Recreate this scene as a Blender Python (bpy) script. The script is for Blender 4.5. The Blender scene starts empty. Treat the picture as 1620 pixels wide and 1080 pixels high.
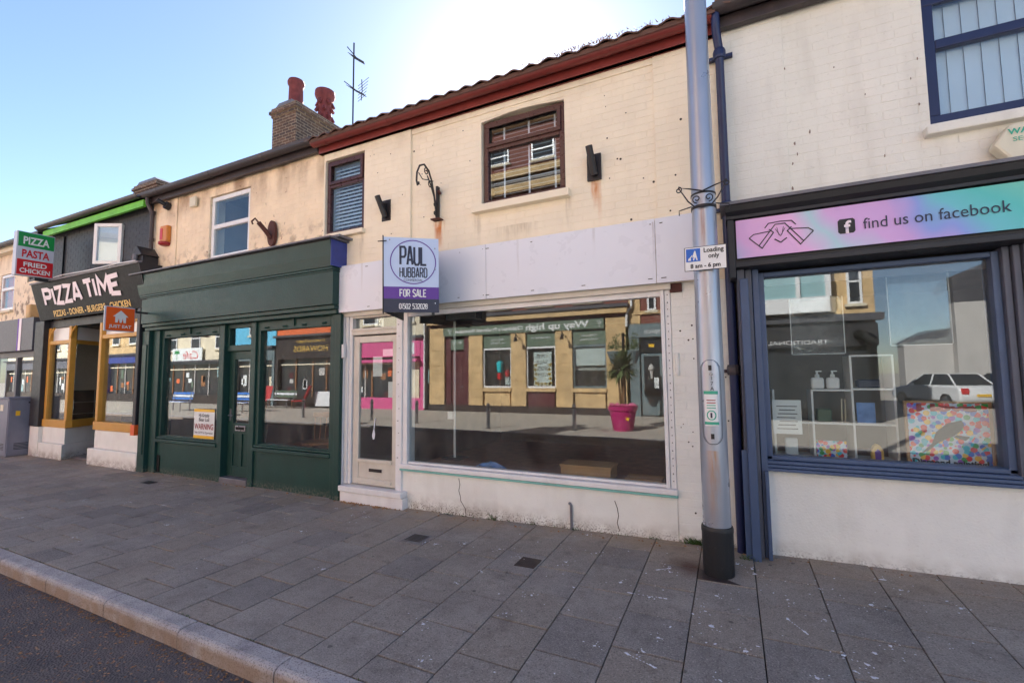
import bpy, bmesh, math, random
from mathutils import Vector, Matrix, Euler
random.seed(7)
R = math.radians
scene = bpy.context.scene
col = scene.collection

# ------------------------------------------------------------------ camera
cam = bpy.data.cameras.new('camera')
cam.lens = 15.987; cam.sensor_width = 36; cam.clip_end = 2000; cam.clip_start = 0.02
cam_ob = bpy.data.objects.new('camera', cam); col.objects.link(cam_ob)
YAW, PITCH, ROLL = R(25.659), R(4.2164), R(-0.5973)
fwd = Vector((-math.sin(YAW)*math.cos(PITCH), math.cos(YAW)*math.cos(PITCH), math.sin(PITCH)))
rgt = Vector((math.cos(YAW), math.sin(YAW), 0)); upv = rgt.cross(fwd)
r2 = math.cos(ROLL)*rgt + math.sin(ROLL)*upv; u2 = -math.sin(ROLL)*rgt + math.cos(ROLL)*upv
mw = Matrix((r2, u2, -fwd)).transposed().to_4x4(); mw.translation = (0, 0, 1.6)
cam_ob.matrix_world = mw
scene.camera = cam_ob

# ------------------------------------------------------------------ light
SUN_AZ, SUN_EL = R(-24.0), R(34.0)          # azimuth from +Y, towards +X positive
world = bpy.data.worlds.new('World'); scene.world = world; world.use_nodes = True
wn = world.node_tree.nodes; wl = world.node_tree.links
bg = wn['Background']
sky = wn.new('ShaderNodeTexSky'); sky.sky_type = 'NISHITA'; sky.sun_disc = False
sky.sun_elevation = SUN_EL; sky.sun_rotation = SUN_AZ
sky.air_density = 0.8; sky.dust_density = 0.24; sky.ozone_density = 1.6
wl.new(sky.outputs[0], bg.inputs[0]); bg.inputs[1].default_value = 0.064
sun = bpy.data.lights.new('sun', 'SUN'); sun.energy = 5.0; sun.angle = R(0.5); sun.color = (1.0, 0.97, 0.93)
sun_ob = bpy.data.objects.new('sun', sun); col.objects.link(sun_ob)
sd = Vector((math.sin(SUN_AZ)*math.cos(SUN_EL), math.cos(SUN_AZ)*math.cos(SUN_EL), math.sin(SUN_EL)))
sun_ob.rotation_euler = (-sd).to_track_quat('-Z', 'Y').to_euler(); sun_ob.location = sd*60
scene.view_settings.view_transform = 'Standard'; scene.view_settings.look = 'None'
scene.view_settings.exposure = 2.13; scene.view_settings.gamma = 1; scene.view_settings.use_curve_mapping = False

# ------------------------------------------------------------------ materials
def lin(r, g, b):
    f = lambda c: (c/255/12.92) if c <= 10 else ((c/255+0.055)/1.055)**2.4
    return (f(r), f(g), f(b))
MATS = {}
class NT:
    def __init__(s, m): s.t = m.node_tree; s.n = s.t.nodes; s.l = s.t.links
    def new(s, k, **kw):
        n = s.n.new(k)
        for a, b in kw.items(): setattr(n, a, b)
        return n
    def put(s, sock, v):
        if isinstance(v, bpy.types.NodeSocket): s.l.new(v, sock)
        else: sock.default_value = v
    def math(s, op, a, b=0.0, c=0.0, clamp=False):
        n = s.new('ShaderNodeMath', operation=op, use_clamp=clamp)
        s.put(n.inputs[0], a); s.put(n.inputs[1], b); s.put(n.inputs[2], c); return n.outputs[0]
    def mix(s, f, a, b, mode='MIX'):
        n = s.new('ShaderNodeMix', data_type='RGBA', blend_type=mode)
        s.put(n.inputs[0], f)
        for k, v in ((6, a), (7, b)):
            if isinstance(v, tuple): v = (v[0], v[1], v[2], 1)
            s.put(n.inputs[k], v)
        return n.outputs[2]
    def pos(s):
        if not hasattr(s, '_p'): s._p = s.new('ShaderNodeNewGeometry').outputs['Position']
        return s._p
    def xyz(s):
        if not hasattr(s, '_x'):
            n = s.new('ShaderNodeSeparateXYZ'); s.l.new(s.pos(), n.inputs[0]); s._x = n.outputs
        return s._x
    def noise(s, scale, detail=4, vec=None, stretch=None, rough=0.55):
        n = s.new('ShaderNodeTexNoise'); n.inputs['Scale'].default_value = scale
        n.inputs['Detail'].default_value = detail; n.inputs['Roughness'].default_value = rough
        v = vec or s.pos()
        if stretch:
            mp = s.new('ShaderNodeMapping'); mp.inputs['Scale'].default_value = stretch
            s.l.new(v, mp.inputs[0]); v = mp.outputs[0]
        s.l.new(v, n.inputs['Vector']); return n.outputs[0]
    def ramp(s, v, a, b):
        n = s.new('ShaderNodeMapRange'); s.put(n.inputs[0], v); n.inputs[1].default_value = a; n.inputs[2].default_value = b
        return n.outputs[0]
def newmat(name):
    m = bpy.data.materials.new(name); m.use_nodes = True; MATS[name] = m
    t = NT(m); return m, t, t.n['Principled BSDF']
def mat(name, c, rough=0.6, var=0.12, scale=5.0, bump=0.0, bscale=60.0, metal=0.0, dirt=0.0, dirtc=(0.09, 0.075, 0.055), speck=0.0, spec=0.5, extra=None):
    m, t, b = newmat(name)
    n1 = t.noise(scale, 6)
    lo = tuple(x*(1-var) for x in c); hi = tuple(min(1, x*(1+var*0.7)) for x in c)
    cs = t.mix(t.ramp(n1, 0.3, 0.7), lo, hi)
    if dirt:
        d = t.math('MULTIPLY', t.ramp(t.noise(2.3, 8, stretch=(2.2, 2.2, 0.5)), 0.5, 0.85), dirt)
        cs = t.mix(d, cs, dirtc)
        d2 = t.math('MULTIPLY', t.ramp(t.noise(38, 4), 0.62, 0.75), dirt*0.8)
        cs = t.mix(d2, cs, dirtc)
    if speck:
        sp = t.math('MULTIPLY', t.ramp(t.noise(260, 2), 0.6, 0.75), speck); cs = t.mix(sp, cs, tuple(min(1, x*2.4) for x in c))
    if extra: cs = extra(t, cs)
    t.put(b.inputs['Base Color'], cs)
    rr = t.math('ADD', t.math('MULTIPLY', t.noise(scale*4, 3), 0.24), rough-0.12, clamp=True); t.put(b.inputs['Roughness'], rr)
    b.inputs['Metallic'].default_value = metal; b.inputs['Specular IOR Level'].default_value = spec
    if bump:
        bn = t.new('ShaderNodeBump'); bn.inputs['Strength'].default_value = bump; bn.inputs['Distance'].default_value = 0.01
        t.l.new(t.noise(bscale, 6), bn.inputs['Height']); t.l.new(bn.outputs[0], b.inputs['Normal'])
    return m
def stain(t, cs, x, z0, z1, w, color, strength=1.0):
    """a run of rust below a fixing: world x, from z1 (top) down to z0"""
    X, Y, Z = t.xyz()
    wob = t.math('MULTIPLY', t.math('SUBTRACT', t.noise(9, 3, stretch=(1, 1, 0.25)), 0.5), w*1.2)
    dx = t.math('ABSOLUTE', t.math('ADD', t.math('SUBTRACT', X, x), wob))
    a = t.ramp(dx, w, w*0.35)
    b = t.ramp(Z, z0, z0+(z1-z0)*0.75); c = t.math('LESS_THAN', Z, z1)
    k = t.math('MULTIPLY', t.math('MULTIPLY', a, b), c)
    k = t.math('MULTIPLY', k, t.math('MULTIPLY', t.ramp(t.noise(26, 4, stretch=(1, 1, 0.15)), 0.3, 0.6), strength))
    return t.mix(k, cs, color)
def cream_extra(t, cs):
    for a in ((-3.17, 3.1, 3.50, 0.09, lin(196, 110, 30), 0.95), (-1.21, 3.3, 3.62, 0.05, lin(200, 120, 45), 0.9), (-1.16, 3.1, 3.62, 0.03, lin(200, 130, 60), 0.5), (-2.63, 3.08, 3.49, 0.05, lin(128, 104, 80), 0.4), (-1.50, 3.08, 3.49, 0.04, lin(128, 104, 80), 0.35), (-4.40, 3.05, 3.52, 0.05, lin(128, 104, 80), 0.35), (-2.1, 3.08, 3.3, 0.3, lin(168, 148, 122), 0.4)):
        cs = stain(t, cs, *a)
    X, Y, Z = t.xyz()
    k = t.math('MULTIPLY', t.ramp(Z, 4.52, 4.82), t.ramp(t.noise(3.2, 6, stretch=(1, 1, 0.35)), 0.45, 0.75))
    return t.mix(t.math('MULTIPLY', k, 0.35), cs, lin(120, 92, 58))
CREAM = lin(243, 230, 206)
mat('cream_paint', CREAM, 0.6, 0.05, 2.0, 0.25, 90, dirt=0.10, dirtc=lin(140, 110, 80), extra=cream_extra)
def peel_extra(t, cs):
    X, Y, Z = t.xyz()
    top = t.math('MULTIPLY', t.ramp(Z, 4.25, 4.75), t.ramp(t.noise(2.6, 7, stretch=(1, 1, 0.4)), 0.40, 0.62))
    cs = t.mix(t.math('MULTIPLY', top, 0.75), cs, lin(128, 92, 60))
    low = t.math('MULTIPLY', t.ramp(Z, 3.9, 3.45), t.ramp(t.noise(7, 7), 0.5, 0.62))
    cs = t.mix(t.math('MULTIPLY', low, 0.8), cs, lin(105, 78, 58))
    sp = t.ramp(t.noise(11, 6, stretch=(1, 1, 0.7)), 0.66, 0.70)
    return t.mix(t.math('MULTIPLY', sp, 0.7), cs, lin(120, 80, 52))
mat('peeling_cream', lin(242, 222, 192), 0.65, 0.08, 2.6, 0.35, 70, dirt=0.12, dirtc=lin(125, 88, 58), extra=peel_extra)
mat('offwhite_paint', lin(232, 228, 217), 0.6, 0.06, 1.6, 0.35, 60, dirt=0.2, dirtc=lin(120, 104, 84))
def riser_extra(t, cs):
    X, Y, Z = t.xyz()
    k = t.math('MULTIPLY', t.ramp(Z, 0.22, 0.0), t.ramp(t.noise(8, 6), 0.35, 0.62))
    cs = t.mix(t.math('MULTIPLY', k, 0.6), cs, lin(112, 90, 66))
    s_ = t.math('MULTIPLY', t.ramp(Z, 0.14, 0.02), t.ramp(t.noise(60, 3), 0.52, 0.6))
    return t.mix(s_, cs, lin(80, 62, 48))
mat('white_render', lin(236, 236, 230), 0.6, 0.06, 3.0, 0.3, 60, dirt=0.14, dirtc=lin(130, 112, 92), extra=riser_extra)
mat('white_joinery', lin(232, 231, 231), 0.45, 0.06, 5, 0.15, 90, dirt=0.16, dirtc=lin(120, 100, 84))
mat('aged_joinery', lin(212, 206, 194), 0.45, 0.08, 5, 0.15, 90, dirt=0.22, dirtc=lin(110, 90, 70))
def panel_extra(t, cs):
    for a in ((-0.62, 2.55, 3.05, 0.012, lin(150, 146, 150), 0.5), (-2.05, 2.6, 3.08, 0.02, lin(176, 172, 172), 0.4), (-3.6, 2.5, 3.08, 0.03, lin(180, 174, 170), 0.35), (-4.3, 2.6, 3.08, 0.02, lin(180, 174, 170), 0.35), (-1.2, 2.7, 3.08, 0.02, lin(180, 176, 176), 0.35)): cs = stain(t, cs, *a)
    return cs
mat('white_panel', lin(226, 229, 238), 0.3, 0.02, 1.2, 0.0, extra=panel_extra)
mat('upvc_white', lin(232, 232, 232), 0.3, 0.03, 4, dirt=0.05)
mat('brown_upvc', lin(74, 44, 42), 0.3, 0.12, 6, dirt=0.05)
mat('blue_frame', lin(30, 40, 80), 0.4, 0.15, 6, 0.1, dirt=0.05)
mat('red_gutter', lin(122, 48, 44), 0.42, 0.16, 6, 0.1, 70, dirt=0.12, dirtc=lin(90, 40, 34))
mat('black_gutter', lin(58, 50, 52), 0.45, 0.25, 7, 0.2, 60, dirt=0.25, dirtc=lin(120, 96, 86))
mat('black_paint', lin(38, 38, 42), 0.5, 0.2, 5, 0.15, 60, dirt=0.06)
mat('black_gloss', lin(10, 10, 12), 0.55, 0.2, 5, 0.0, spec=0.25)
mat('iron', lin(36, 32, 34), 0.5, 0.2, 9, 0.2, 90)
mat('rusty_iron', lin(84, 46, 40), 0.7, 0.3, 9, 0.3, 70)
def green_extra(t, cs):
    X, Y, Z = t.xyz()
    k = t.math('MULTIPLY', t.ramp(Z, 0.12, 0.0), t.ramp(t.noise(30, 5), 0.45, 0.62))
    return t.mix(t.math('MULTIPLY', k, 0.8), cs, lin(120, 116, 104))
mat('shop_green', lin(30, 65, 59), 0.42, 0.16, 3, 0.25, 30, dirt=0.09, dirtc=lin(86, 96, 90), spec=0.35, extra=green_extra)
mat('royal_blue', lin(44, 62, 140), 0.4, 0.2, 8, dirt=0.1)
mat('slate_blue', lin(74, 92, 124), 0.45, 0.12, 4, 0.15, 60, dirt=0.12, dirtc=lin(50, 54, 66))
mat('grey_blue', lin(88, 92, 106), 0.5, 0.15, 5, 0.15, 60, dirt=0.15)
mat('lead', lin(112, 110, 116), 0.45, 0.2, 6, 0.2, 40, dirt=0.2)
mat('yellow_paint', lin(206, 152, 62), 0.45, 0.08, 5, 0.1, dirt=0.12)
mat('orange_paint', lin(226, 96, 34), 0.4, 0.08, 5)
mat('lime_paint', lin(112, 196, 60), 0.5, 0.12, 6, 0.2, dirt=0.08)
mat('cabinet_grey', lin(124, 126, 142), 0.5, 0.12, 4, 0.1, dirt=0.22, dirtc=lin(176, 172, 170))
mat('fascia_grey', lin(92, 92, 100), 0.5, 0.05, 4)
mat('galvanised', lin(158, 164, 176), 0.34, 0.10, 3, 0.06, 50, metal=0.75, dirt=0.10, dirtc=lin(150, 128, 104))
def lamp_extra(t, cs):
    for a in ((-0.16, 0.35, 1.0, 0.06, lin(176, 130, 84), 0.75), (-0.155, 1.75, 2.95, 0.022, lin(140, 110, 90), 0.6), (-0.12, 1.75, 2.5, 0.03, lin(186, 160, 130), 0.5)): cs = stain(t, cs, *a)
    return cs
mat('lamp_paint', lin(168, 174, 186), 0.32, 0.06, 1.5, 0.03, 50, metal=0.5, extra=lamp_extra)
mat('rubber_black', lin(34, 35, 38), 0.5, 0.2, 5, 0.2, 60, dirt=0.12, dirtc=lin(120, 116, 110))
mat('plastic_white', lin(228, 228, 228), 0.35, 0.03, 4)
mat('plastic_cream', lin(222, 214, 190), 0.4, 0.06, 4, dirt=0.12)
mat('plastic_orange', lin(206, 128, 50), 0.4, 0.06, 4)
mat('dark_red', lin(150, 30, 34), 0.4, 0.06, 4)
mat('terracotta_red', lin(118, 52, 52), 0.75, 0.3, 9, 0.3, 50, dirt=0.1)
mat('roof_tile', lin(96, 66, 54), 0.75, 0.3, 8, 0.4, 40, dirt=0.3)
mat('slate', lin(70, 70, 76), 0.6, 0.2, 6, 0.2)
mat('interior_dark', lin(136, 116, 104), 0.8, 0.2, 3)
mat('interior_floor', lin(148, 106, 90), 0.6, 0.3, 6)
mat('interior_grey', lin(150, 142, 134), 0.8, 0.1, 3)
mat('black_tile', lin(20, 20, 23), 0.15, 0.2, 5)
mat('grout', lin(150, 145, 140), 0.8, 0.1, 5)
mat('cardboard', lin(176, 138, 100), 0.75, 0.12, 6, 0.1)
mat('paper_blue', lin(110, 150, 210), 0.6, 0.3, 12)
mat('paper_white', lin(226, 230, 230), 0.6, 0.05, 5)
mat('blind_white', lin(214, 220, 232), 0.5, 0.04, 5)
mat('ink_navy', lin(36, 40, 66), 0.4, 0.05, 5)
mat('ink_black', lin(26, 26, 30), 0.5, 0.05, 5)
mat('board_pale', lin(196, 212, 240), 0.32, 0.02, 3, dirt=0.03)
mat('board_purple', lin(94, 40, 150), 0.32, 0.05, 3)
mat('sign_green', lin(20, 140, 66), 0.35, 0.04, 3); mat('sign_red', lin(200, 26, 34), 0.35, 0.04, 3); mat('sign_silver', lin(196, 200, 212), 0.35, 0.04, 3)
mat('sign_blue', lin(20, 96, 190), 0.35, 0.04, 3); mat('sign_yellow', lin(236, 186, 40), 0.4, 0.04, 3); mat('gold_text', lin(226, 184, 90), 0.4, 0.05, 3)
mat('just_orange', lin(240, 98, 30), 0.35, 0.04, 3); mat('pink_white', lin(236, 222, 230), 0.4, 0.03, 3); mat('label_green', lin(60, 170, 140), 0.4, 0.04, 3)
mat('pink_shop', lin(214, 88, 142), 0.5, 0.05, 3); mat('planter_pink', lin(178, 22, 104), 0.45, 0.06, 3)
mat('maroon', lin(86, 30, 36), 0.5, 0.1, 4); mat('sage_green', lin(92, 110, 92), 0.5, 0.06, 3); mat('teal_grey', lin(104, 120, 124), 0.5, 0.08, 3)
mat('sandstone', lin(208, 176, 128), 0.8, 0.28, 2.2, 0.3, 30, dirt=0.18, dirtc=lin(110, 84, 56))
mat('pale_render', lin(222, 210, 184), 0.8, 0.08, 2, 0.1, 40, dirt=0.08); mat('grey_render', lin(188, 184, 180), 0.8, 0.08, 2)
mat('red_plastic', lin(206, 40, 44), 0.45, 0.06, 3); mat('bench_blue', lin(60, 120, 200), 0.5, 0.06, 3); mat('bench_white', lin(224, 226, 230), 0.5, 0.06, 3); mat('timber', lin(150, 100, 60), 0.6, 0.2, 9)
mat('steel', lin(160, 160, 165), 0.3, 0.08, 5, metal=0.9); mat('leaf', (0.12, 0.17, 0.06), 0.5, 0.4, 12); mat('bark', lin(120, 90, 60), 0.9, 0.2, 20)
mat('weed', (0.06, 0.11, 0.02), 0.6, 0.4, 20); mat('dropping', lin(226, 228, 236), 0.7, 0.12, 60); mat('litter', lin(150, 112, 76), 0.8, 0.5, 90)
mat('orange_wall', lin(224, 110, 60), 0.7, 0.08, 3); mat('sky_blue_wall', lin(104, 190, 224), 0.7, 0.06, 3); mat('dark_brown', lin(52, 42, 38), 0.45, 0.1, 3)
mat('tyre', lin(28, 28, 30), 0.8, 0.1, 9); mat('car_white', lin(225, 226, 228), 0.25, 0.02, 3); mat('car_dark', lin(50, 52, 58), 0.25, 0.05, 3); mat('skin_teal', lin(40, 190, 200), 0.7, 0.05, 4)
mat('dark_metal_cover', lin(62, 50, 48), 0.6, 0.25, 20, 0.3, 60, dirt=0.2)
mat('crack', lin(70, 58, 48), 0.9, 0.2, 30); mat('curtain', lin(150, 186, 190), 0.8, 0.1, 20); mat('purple', lin(110, 70, 170), 0.6, 0.1, 20); mat('teal_trim', lin(126, 190, 182), 0.45, 0.12, 8, dirt=0.2)

# slabs, kerb, road
def slab_mat():
    m, t, b = newmat('concrete_slab')
    oi = t.new('ShaderNodeObjectInfo').outputs['Random']
    base = t.mix(t.ramp(t.noise(2.0, 8, rough=.65), 0.3, 0.72), lin(126, 120, 116), lin(168, 161, 153))
    base = t.mix(t.math('MULTIPLY', t.ramp(oi, 0.35, 1.0), 0.6), base, lin(146, 134, 120))
    base = t.mix(t.math('MULTIPLY', t.ramp(oi, 0.3, 0.0), 0.5), base, lin(104, 100, 100))
    base = t.mix(t.math('MULTIPLY', t.ramp(t.noise(120, 3), 0.52, 0.68), 0.55), base, lin(196, 188, 178))
    base = t.mix(t.math('MULTIPLY', t.ramp(t.noise(95, 3, stretch=(1, 1.1, 1)), 0.54, 0.68), 0.6), base, lin(64, 60, 58))
    base = t.mix(t.math('MULTIPLY', t.ramp(t.noise(14, 6, rough=.7), 0.5, 0.7), 0.35), base, lin(90, 82, 76))
    X, Y, Z = t.xyz()
    wall = t.math('MULTIPLY', t.ramp(Y, 3.95, 4.5), t.ramp(t.noise(2.2, 6), 0.3, 0.6))
    base = t.mix(t.math('MULTIPLY', wall, 0.55), base, lin(158, 132, 100))
    st = t.ramp(t.noise(3.1, 7), 0.6, 0.74); base = t.mix(t.math('MULTIPLY', st, 0.4), base, lin(72, 66, 64))
    gum = t.new('ShaderNodeTexVoronoi'); gum.inputs['Scale'].default_value = 4.2; t.l.new(t.pos(), gum.inputs['Vector'])
    base = t.mix(t.math('MULTIPLY', t.ramp(gum.outputs[0], 0.075, 0.05), 0.6), base, lin(58, 54, 54))
    # rust stain beside the lamp foot
    dx = t.math('SUBTRACT', X, -0.36); dy = t.math('SUBTRACT', Y, 4.0)
    d = t.math('SQRT', t.math('ADD', t.math('MULTIPLY', dx, dx), t.math('MULTIPLY', dy, dy)))
    k = t.ramp(t.math('ADD', d, t.math('MULTIPLY', t.noise(7, 5), 0.3)), 0.36, 0.2)
    base = t.mix(t.math('MULTIPLY', k, 0.75), base, lin(84, 54, 42))
    t.put(b.inputs['Base Color'], base); b.inputs['Roughness'].default_value = 0.82
    bn = t.new('ShaderNodeBump'); bn.inputs['Strength'].default_value = 0.35; bn.inputs['Distance'].default_value = 0.006
    t.l.new(t.noise(110, 5), bn.inputs['Height']); t.l.new(bn.outputs[0], b.inputs['Normal'])
slab_mat()
mat('joint_sand', lin(44, 40, 36), 0.95, 0.3, 30, 0.4, 90)
def kerb_mat():
    m, t, b = newmat('kerb_stone')
    X, Y, Z = t.xyz()
    c = t.mix(t.ramp(t.noise(4, 7), 0.3, 0.7), lin(158, 155, 160), lin(192, 188, 186))
    c = t.mix(t.math('MULTIPLY', t.ramp(t.noise(110, 3), 0.5, 0.64), 0.7), c, lin(96, 92, 92)); c = t.mix(t.math('MULTIPLY', t.ramp(t.noise(9, 6), 0.5, 0.7), 0.5), c, lin(110, 104, 102))
    f = t.math('MULTIPLY', t.ramp(Z, -0.01, -0.05), t.ramp(t.noise(5, 6), 0.2, 0.55)); c = t.mix(t.math('MULTIPLY', f, 0.7), c, lin(138, 112, 86))
    t.put(b.inputs['Base Color'], c); b.inputs['Roughness'].default_value = 0.8
    bn = t.new('ShaderNodeBump'); bn.inputs['Strength'].default_value = 0.4; bn.inputs['Distance'].default_value = 0.006
    t.l.new(t.noise(200, 4), bn.inputs['Height']); t.l.new(bn.outputs[0], b.inputs['Normal'])
kerb_mat()
def road_mat():
    m, t, b = newmat('asphalt')
    v = t.new('ShaderNodeTexVoronoi'); v.inputs['Scale'].default_value = 75; t.l.new(t.pos(), v.inputs['Vector'])
    v2 = t.new('ShaderNodeTexVoronoi'); v2.inputs['Scale'].default_value = 48; t.l.new(t.pos(), v2.inputs['Vector'])
    sepc = t.new('ShaderNodeSeparateColor'); t.l.new(v2.outputs['Color'], sepc.inputs[0])
    c = t.mix(t.ramp(t.noise(3, 6), 0.3, 0.7), lin(78, 74, 76), lin(108, 100, 98))
    chip = t.math('MULTIPLY', t.math('GREATER_THAN', sepc.outputs[0], 0.78), t.ramp(v2.outputs[0], 0.45, 0.3))
    chip = t.math('MULTIPLY', chip, t.ramp(t.noise(2.2, 4), 0.36, 0.52))
    c = t.mix(chip, c, t.mix(sepc.outputs[1], lin(176, 140, 104), lin(128, 78, 48)))
    t.put(b.inputs['Base Color'], c); b.inputs['Roughness'].default_value = 0.85
    bn = t.new('ShaderNodeBump'); bn.inputs['Strength'].default_value = 0.8; bn.inputs['Distance'].default_value = 0.01
    t.l.new(v.outputs[0], bn.inputs['Height']); t.l.new(bn.outputs[0], b.inputs['Normal'])
road_mat()
mat('far_paving', lin(184, 176, 164), 0.85, 0.12, 3, 0.1, 60, dirt=0.1)
def brick_mat(name, c1, c2, mortar, sc=1.0):
    m, t, b = newmat(name)
    X, Y, Z = t.xyz()
    N = t.new('ShaderNodeSeparateXYZ'); t.l.new(t.new('ShaderNodeNewGeometry').outputs['Normal'], N.inputs[0])
    ax = t.math('GREATER_THAN', t.math('ABSOLUTE', N.outputs[0]), 0.7)
    u = t.math('ADD', t.math('MULTIPLY', X, t.math('SUBTRACT', 1.0, ax)), t.math('MULTIPLY', Y, ax))
    cb = t.new('ShaderNodeCombineXYZ'); t.put(cb.inputs[0], u); t.put(cb.inputs[1], Z)
    br = t.new('ShaderNodeTexBrick'); t.l.new(cb.outputs[0], br.inputs['Vector'])
    br.inputs['Scale'].default_value = 1.0; br.inputs['Brick Width'].default_value = 0.225*sc; br.inputs['Row Height'].default_value = 0.075*sc
    br.inputs['Mortar Size'].default_value = 0.009*sc; br.inputs['Color1'].default_value = (*c1, 1); br.inputs['Color2'].default_value = (*c2, 1); br.inputs['Mortar'].default_value = (*mortar, 1)
    c = t.mix(t.math('MULTIPLY', t.ramp(t.noise(5, 7), 0.35, 0.7), 0.5), br.outputs[0], tuple(x*0.45 for x in c1))
    t.put(b.inputs['Base Color'], c); b.inputs['Roughness'].default_value = 0.85
    bn = t.new('ShaderNodeBump'); bn.inputs['Strength'].default_value = 0.8; bn.inputs['Distance'].default_value = 0.012; bn.invert = True
    t.l.new(br.outputs[1], bn.inputs['Height']); t.l.new(bn.outputs[0], b.inputs['Normal'])
brick_mat('old_brick', lin(112, 84, 66), lin(70, 58, 56), lin(160, 142, 120))
brick_mat('red_brick', lin(142, 74, 60), lin(122, 62, 52), lin(150, 124, 110))
# holographic fascia print: soft bands of colour across the board
def holo():
    m, t, b = newmat('holographic_print')
    X, Y, Z = t.xyz()
    u = t.math('ADD', t.math('MULTIPLY', X, 0.55), t.math('ADD', t.math('MULTIPLY', Z, 0.45), t.math('MULTIPLY', t.noise(1.6, 2), 0.5)))
    cr = t.new('ShaderNodeValToRGB'); t.put(cr.inputs[0], t.ramp(u, 1.42, 2.75))
    e = cr.color_ramp.elements
    stops = [(0, (176, 196, 232)), (0.1, (222, 170, 222)), (0.24, (226, 176, 226)), (0.33, (170, 206, 220)), (0.42, (212, 168, 224)), (0.52, (204, 162, 220)), (0.6, (140, 160, 226)), (0.68, (110, 196, 206)), (0.8, (92, 196, 190)), (0.9, (120, 200, 180)), (1, (214, 180, 190))]
    e[0].position = 0; e[0].color = (*lin(*stops[0][1]), 1); e[1].position = 1; e[1].color = (*lin(*stops[-1][1]), 1)
    for p, c in stops[1:-1]:
        q = e.new(p); q.color = (*lin(*c), 1)
    t.l.new(cr.outputs[0], b.inputs['Base Color']); b.inputs['Roughness'].default_value = 0.3
holo()
def dots():
    m, t, b = newmat('dot_picture')
    v = t.new('ShaderNodeTexVoronoi'); v.inputs['Scale'].default_value = 28; t.l.new(t.pos(), v.inputs['Vector'])
    sp = t.new('ShaderNodeSeparateColor'); t.l.new(v.outputs['Color'], sp.inputs[0])
    cr = t.new('ShaderNodeValToRGB'); cr.color_ramp.interpolation = 'CONSTANT'; e = cr.color_ramp.elements
    cs = [(220, 40, 40), (230, 60, 60), (60, 160, 80), (70, 110, 210), (240, 190, 60), (150, 80, 190), (60, 190, 210)]
    e[0].color = (*lin(*cs[0]), 1); e[1].position = 1/7; e[1].color = (*lin(*cs[1]), 1)
    for i in range(2, 7): q = e.new(i/7); q.color = (*lin(*cs[i]), 1)
    t.l.new(sp.outputs[0], cr.inputs[0])
    c = t.mix(t.ramp(v.outputs[0], 0.56, 0.64), cr.outputs[0], lin(200, 212, 232))
    t.put(b.inputs['Base Color'], c); b.inputs['Roughness'].default_value = 0.35
dots()
# pane of glass: each face reflects by Fresnel, the rest goes straight through
def glass(name, tint=(1, 1, 1), wav=0.0, ior=1.5, haze=0.0):
    m, t, b = newmat(name); t.n.remove(b)
    bf = t.new('ShaderNodeNewGeometry').outputs['Backfacing']
    io = t.math('ADD', ior, t.math('MULTIPLY', bf, 1.0/ior-ior))
    fr = t.new('ShaderNodeFresnel'); t.put(fr.inputs[0], io)
    tr = t.new('ShaderNodeBsdfTransparent'); tr.inputs[0].default_value = (*tint, 1)
    gl = t.new('ShaderNodeBsdfGlossy'); gl.inputs['Roughness'].default_value = 0.0
    if wav:
        bn = t.new('ShaderNodeBump'); bn.inputs['Strength'].default_value = wav; bn.inputs['Distance'].default_value = 0.01
        t.l.new(t.noise(1.7, 2), bn.inputs['Height']); t.l.new(bn.outputs[0], gl.inputs['Normal'])
    mx = t.new('ShaderNodeMixShader'); t.l.new(fr.outputs[0], mx.inputs[0]); t.l.new(tr.outputs[0], mx.inputs[1]); t.l.new(gl.outputs[0], mx.inputs[2])
    out = t.n['Material Output']; last = mx.outputs[0]
    if haze:
        df = t.new('ShaderNodeBsdfDiffuse'); df.inputs[0].default_value = (0.6, 0.6, 0.58, 1)
        m2 = t.new('ShaderNodeMixShader'); t.put(m2.inputs[0], t.math('MULTIPLY', t.ramp(t.noise(5, 6, stretch=(1, 1, 0.4)), 0.35, 0.8), haze)); t.l.new(last, m2.inputs[1]); t.l.new(df.outputs[0], m2.inputs[2]); last = m2.outputs[0]
    t.l.new(last, out.inputs[0])
glass('shop_glass', (0.93, 0.96, 0.95), 0.010, 1.76, 0.05)
glass('house_glass', (0.9, 0.95, 0.96), 0.02, 1.7, 0.01)
glass('plastic_film', (0.86, 0.9, 0.93), 0.9, 1.6, 0.3)
def darkglass():
    m, t, b = newmat('dark_glass')
    b.inputs['Base Color'].default_value = (0.03, 0.035, 0.04, 1); b.inputs['Roughness'].default_value = 0.06
darkglass()

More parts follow.
